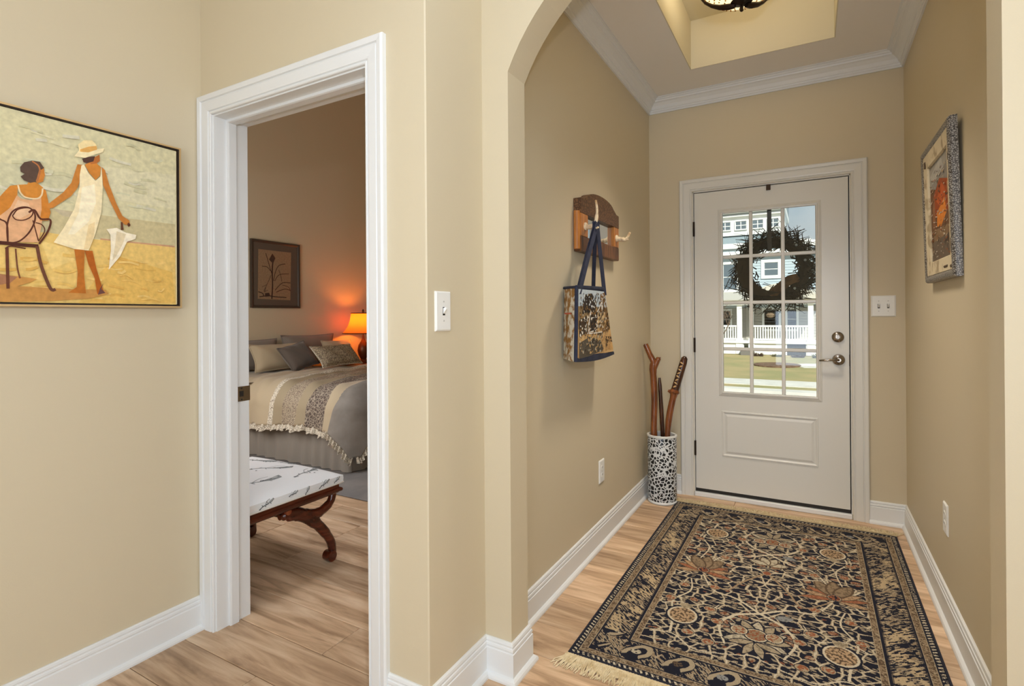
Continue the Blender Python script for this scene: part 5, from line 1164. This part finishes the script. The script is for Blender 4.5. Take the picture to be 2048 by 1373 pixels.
SID = mat('blue_grey_siding', (178, 192, 202), .75); PSID = mat('porch_siding', (176, 172, 164), .75)
WT = mat('house_white', (240, 240, 238), .6); SHG = mat('blue_grey_shingle', (138, 152, 160), .85, bump=(30, .3)); PN = mat('far_pane', (96, 108, 118), .1, spec=.8)
HY, HW = 31.2, 29.5
h = thing('house', (-3.5, HY, GZ), 'white trimmed blue grey house with porch and railing across the street', 'house')
part('wall', MB().box(-10, -.02, HY, HY + 7, 1.6, 4.6), SID, h)
for k in range(18):
    z = 1.95 + k * .145
    part('clapboard', MB().add([(-10, HY, z), (-.02, HY, z), (-.02, HY, z + .145), (-10, HY, z + .145), (-10, HY - .03, z), (-.02, HY - .03, z), (-.02, HY - .008, z + .145), (-10, HY - .008, z + .145)],
                                 [(4, 5, 6, 7), (0, 1, 5, 4), (3, 7, 6, 2), (0, 4, 7, 3), (1, 2, 6, 5)]), SID, h)
part('porch_wall', MB().box(-10, 2.5, HY + .3, HY + .5, -.1, 1.7), PSID, h)
for k in range(11): part('porch_clapboard', MB().box(-10, 2.5, HY + .27, HY + .31, -.05 + k * .15, .08 + k * .15), PSID, h)
part('side_wing', MB().box(-.02, 8, HY + .6, HY + 6, -.1, 4.5), SID, h)
c = part('cornice', MB().box(-10, .0, HY - .35, HY + .1, 4.45, 4.62).box(-10, .0, HY - .25, HY + .1, 4.28, 4.45), WT, h)
part('cornice', MB().box(-10.1, .0, HY - .45, HY + .1, 4.78, 5.05), WT, h); part('soffit_band', MB().box(-10, 0, HY - .3, HY + .1, 4.62, 4.78), SID, h)
part('cornice', MB().box(-1.1, 8.1, HY + .2, HY + .8, 4.78, 5.06).box(-1.1, 8.0, HY + .35, HY + .8, 4.42, 4.6), WT, h)
part('roof', MB().add([(-10.1, HY - .45, 5.05), (-1.2, HY - .45, 5.05), (-1.2, HY + .6, 5.75), (-10.1, HY + .6, 5.75), (-10.1, HY + .6, 5.05), (-1.2, HY + .6, 5.05)], [(0, 1, 2, 3), (1, 5, 2), (0, 3, 4), (0, 4, 5, 1), (3, 2, 5, 4)]), SHG, h)
part('dormer_wall', MB().box(-10, -1.32, HY + .1, HY + 5, 5.55, 6.9), WT, h)
part('dormer_cornice', MB().box(-10.2, -1.2, HY - .25, HY + 5.1, 6.72, 6.98).box(-10.1, -1.28, HY - .1, HY + 5, 6.55, 6.62), WT, h)
part('dormer_roof', MB().add([(-10.2, HY - .25, 6.98), (-1.2, HY - .25, 6.98), (-1.2, HY + 5, 8.6), (-10.2, HY + 5, 8.6), (-10.2, HY + 5, 6.98), (-1.2, HY + 5, 6.98)], [(0, 1, 2, 3), (1, 5, 2), (0, 3, 4), (0, 4, 5, 1), (3, 2, 5, 4)]), SHG, h)
def win(x0, x1, z0, z1, y, nx, nz, tr=.07, sill=True):
    f = part('window', MB().box(x0 - tr, x0, y - .06, y + .05, z0 - tr, z1 + tr).box(x1, x1 + tr, y - .06, y + .05, z0 - tr, z1 + tr).box(x0, x1, y - .06, y + .05, z1, z1 + tr).box(x0, x1, y - .07, y + .05, z0 - tr, z0), WT, h)
    for i in range(nx):
        for k in range(nz):
            a, b = x0 + (x1 - x0) * i / nx, z0 + (z1 - z0) * k / nz; w_, q_ = (x1 - x0) / nx, (z1 - z0) / nz; g = .022
            part('pane', MB().box(a + g, a + w_ - g, y - .03, y + .02, b + g, b + q_ - g), PN, f)
    part('glazing_bar', MB().box(x0, x1, y - .02, y + .04, z0, z1), WT, f)
for a, b in ((-5.25, -4.75), (-4.42, -3.87), (-3.62, -3.07), (-2.78, -2.25), (-2.02, -1.52)): win(a, b, 5.86, 6.30, HY + .08, 2, 2, .04)
win(-2.21, -1.55, 3.28, 3.98, HY - .02, 1, 2, .15); win(-6.0, -5.2, 2.6, 3.98, HY - .02, 1, 2, .13); win(-4.25, -3.55, 2.6, 3.98, HY - .02, 1, 2, .13)
# porch
part('porch_floor', MB().box(-10, .3, HW - .15, HY + .3, -.22, -.08), WT, h)
part('porch_base', MB().box(-10, -3.05, HW - .05, HW + .1, -.78, -.22).box(-2.6, -1.1, HW - .05, HW + .1, -.78, -.22).box(-.28, .2, HW - .05, HW + .1, -.78, -.22), WT, h)
part('crawl_vent', MB().box(-1.1, -.28, HW + .02, HW + .1, -.78, -.22), mat('dark_lattice', (52, 50, 48), .8), h)
part('porch_beam', MB().box(-10, .35, HW - .15, HW + .12, 1.72, 2.0), WT, h)
part('porch_roof', MB().add([(-10.2, HW - .4, 2.0), (.5, HW - .4, 2.0), (.5, HY + .05, 2.5), (-10.2, HY + .05, 2.5), (-10.2, HW - .4, 1.95), (.5, HW - .4, 1.95), (.5, HY + .05, 1.95), (-10.2, HY + .05, 1.95)], [(0, 1, 2, 3), (4, 7, 6, 5), (0, 4, 5, 1), (1, 5, 6, 2), (2, 6, 7, 3), (3, 7, 4, 0)]), mat('porch_shingle', (188, 184, 176), .85), h)
gp = [(-2.75 + 1.45 + 1.6 * math.cos(PI - k / 20 * PI), 1.98 + .78 * math.sin(k / 20 * PI) ** 1.6) for k in range(21)]
part('porch_gable', MB().prism(gp, lambda a, b, hh: (a, HW - .45 + hh, b), 0, .8), mat('gable_shingle', (206, 200, 190), .85), h)
for x in (-9.5, -5.4, -3.26, -2.70, -.07, ):
    wd = .24 if x != -2.70 else .18
    cl = part('column', MB().cbox(x - wd / 2, x + wd / 2, HW - .06, HW + .14, -.1, 1.75, .01), WT, h)
    part('column_base', MB().cbox(x - wd / 2 - .05, x + wd / 2 + .05, HW - .1, HW + .18, -.78 if x > -4 else -.1, .02, .01), WT, cl)
for x0, x1 in ((-5.3, -3.4), (-2.6, -.19)):
    part('top_rail', MB().box(x0, x1, HW - .03, HW + .07, .60, .69), WT, h); part('bottom_rail', MB().box(x0, x1, HW - .02, HW + .06, -.06, .02), WT, h)
    n_ = int((x1 - x0) / .118)
    for k in range(n_): part('baluster', MB().box(x0 + .05 + k * .118, x0 + .05 + k * .118 + .055, HW, HW + .04, .02, .60), WT, h)
win(-2.25, -1.55, .45, 1.50, HY + .3, 1, 1, .10); win(-1.15, -.72, .45, 1.50, HY + .3, 1, 2, .10); win(-4.6, -3.95, .45, 1.45, HY + .3, 1, 2, .10)
part('house_door', MB().cbox(-3.15, -2.75, HY + .22, HY + .3, -.08, 1.65, .02), PSID, h)
part('hanging_basket', MB().lathe([(.02, 1.05), (.16, 1.10), (.22, 1.22), (.12, 1.33), (.02, 1.36)], (-1.85, HW + .5, 0), 10), mat('dry_basket', (130, 110, 90), .9), h)
part('step', MB().box(-3.15, -2.55, HW - .6, HW - .15, -.8, -.5), mat('step_stone', (120, 116, 112), .9), h)
LEAF = mat('bare_shrub', (74, 56, 44), .9); LEAFG = mat('evergreen_shrub', (92, 90, 64), .9)
for i, (x, y, sc) in enumerate(((-4.3, 28.5, .75), (-2.35, 28.5, .6), (-1.45, 28.5, .55), (-.6, 28.3, .6), (.25, 28.3, .7))):
    q = MB(); rr = random.Random(40 + i)
    for k in range(110):
        a, b = rr.uniform(0, 2 * PI), rr.uniform(.15, 1.3); l_ = rr.uniform(.15, .34) * sc
        p = Vector((x + rr.uniform(-.25, .25), y + rr.uniform(-.12, .12), GZ)); e_ = p + Vector((math.cos(a) * math.cos(b), math.sin(a) * math.cos(b), math.sin(b))) * l_
        q.tube([p, p.lerp(e_, .5) + Vector((0, 0, .02)), e_], [.010, .009, .005], 4, caps=False)
    o = obj('shrub', q, LEAF if i % 2 else LEAFG, fix=False)
    tag(o, ('low green brown shrub by the porch base, left end of the row', 'low bare brown shrub under the middle of the porch railing', 'low green brown shrub by the porch base next to the lawn bed', 'low bare brown shrub beside the dark crawl space vent', 'low green brown shrub by the right porch column')[i], 'shrub', 'shrubs along the porch')
# bare sapling seen to the left of the wreath
t = thing('bare_tree', (-3.75, 26.6, GZ), 'bare branching sapling in front of the house porch at left', 'tree')
q = MB(); rr = random.Random(77)
def branch(p, d_, l_, r_, lv):
    e_ = p + d_ * l_; q.tube([p, p.lerp(e_, .5) + Vector((rr.uniform(-.05, .05), 0, 0)) * l_, e_], [r_, r_ * .85, r_ * .65], 5, caps=False)
    if lv == 0: return
    for k in range(3 if lv > 1 else 4):
        v_ = (d_ + Vector((rr.uniform(-.8, .8), rr.uniform(-.5, .5), rr.uniform(-.3, .5)))).normalized(); branch(p.lerp(e_, rr.uniform(.5, 1)), v_, l_ * rr.uniform(.55, .8), r_ * .6, lv - 1)
branch(Vector((-3.75, 26.6, GZ)), Vector((0, 0, 1)), 1.3, .045, 4)
part('branches', q, mat('tree_bark', (110, 92, 78), .9), t, fix=False)
for o in bpy.data.objects:
    if o.type == 'MESH' and o.parent is None and 'label' not in o and 'kind' not in o: o['kind'] = 'structure'
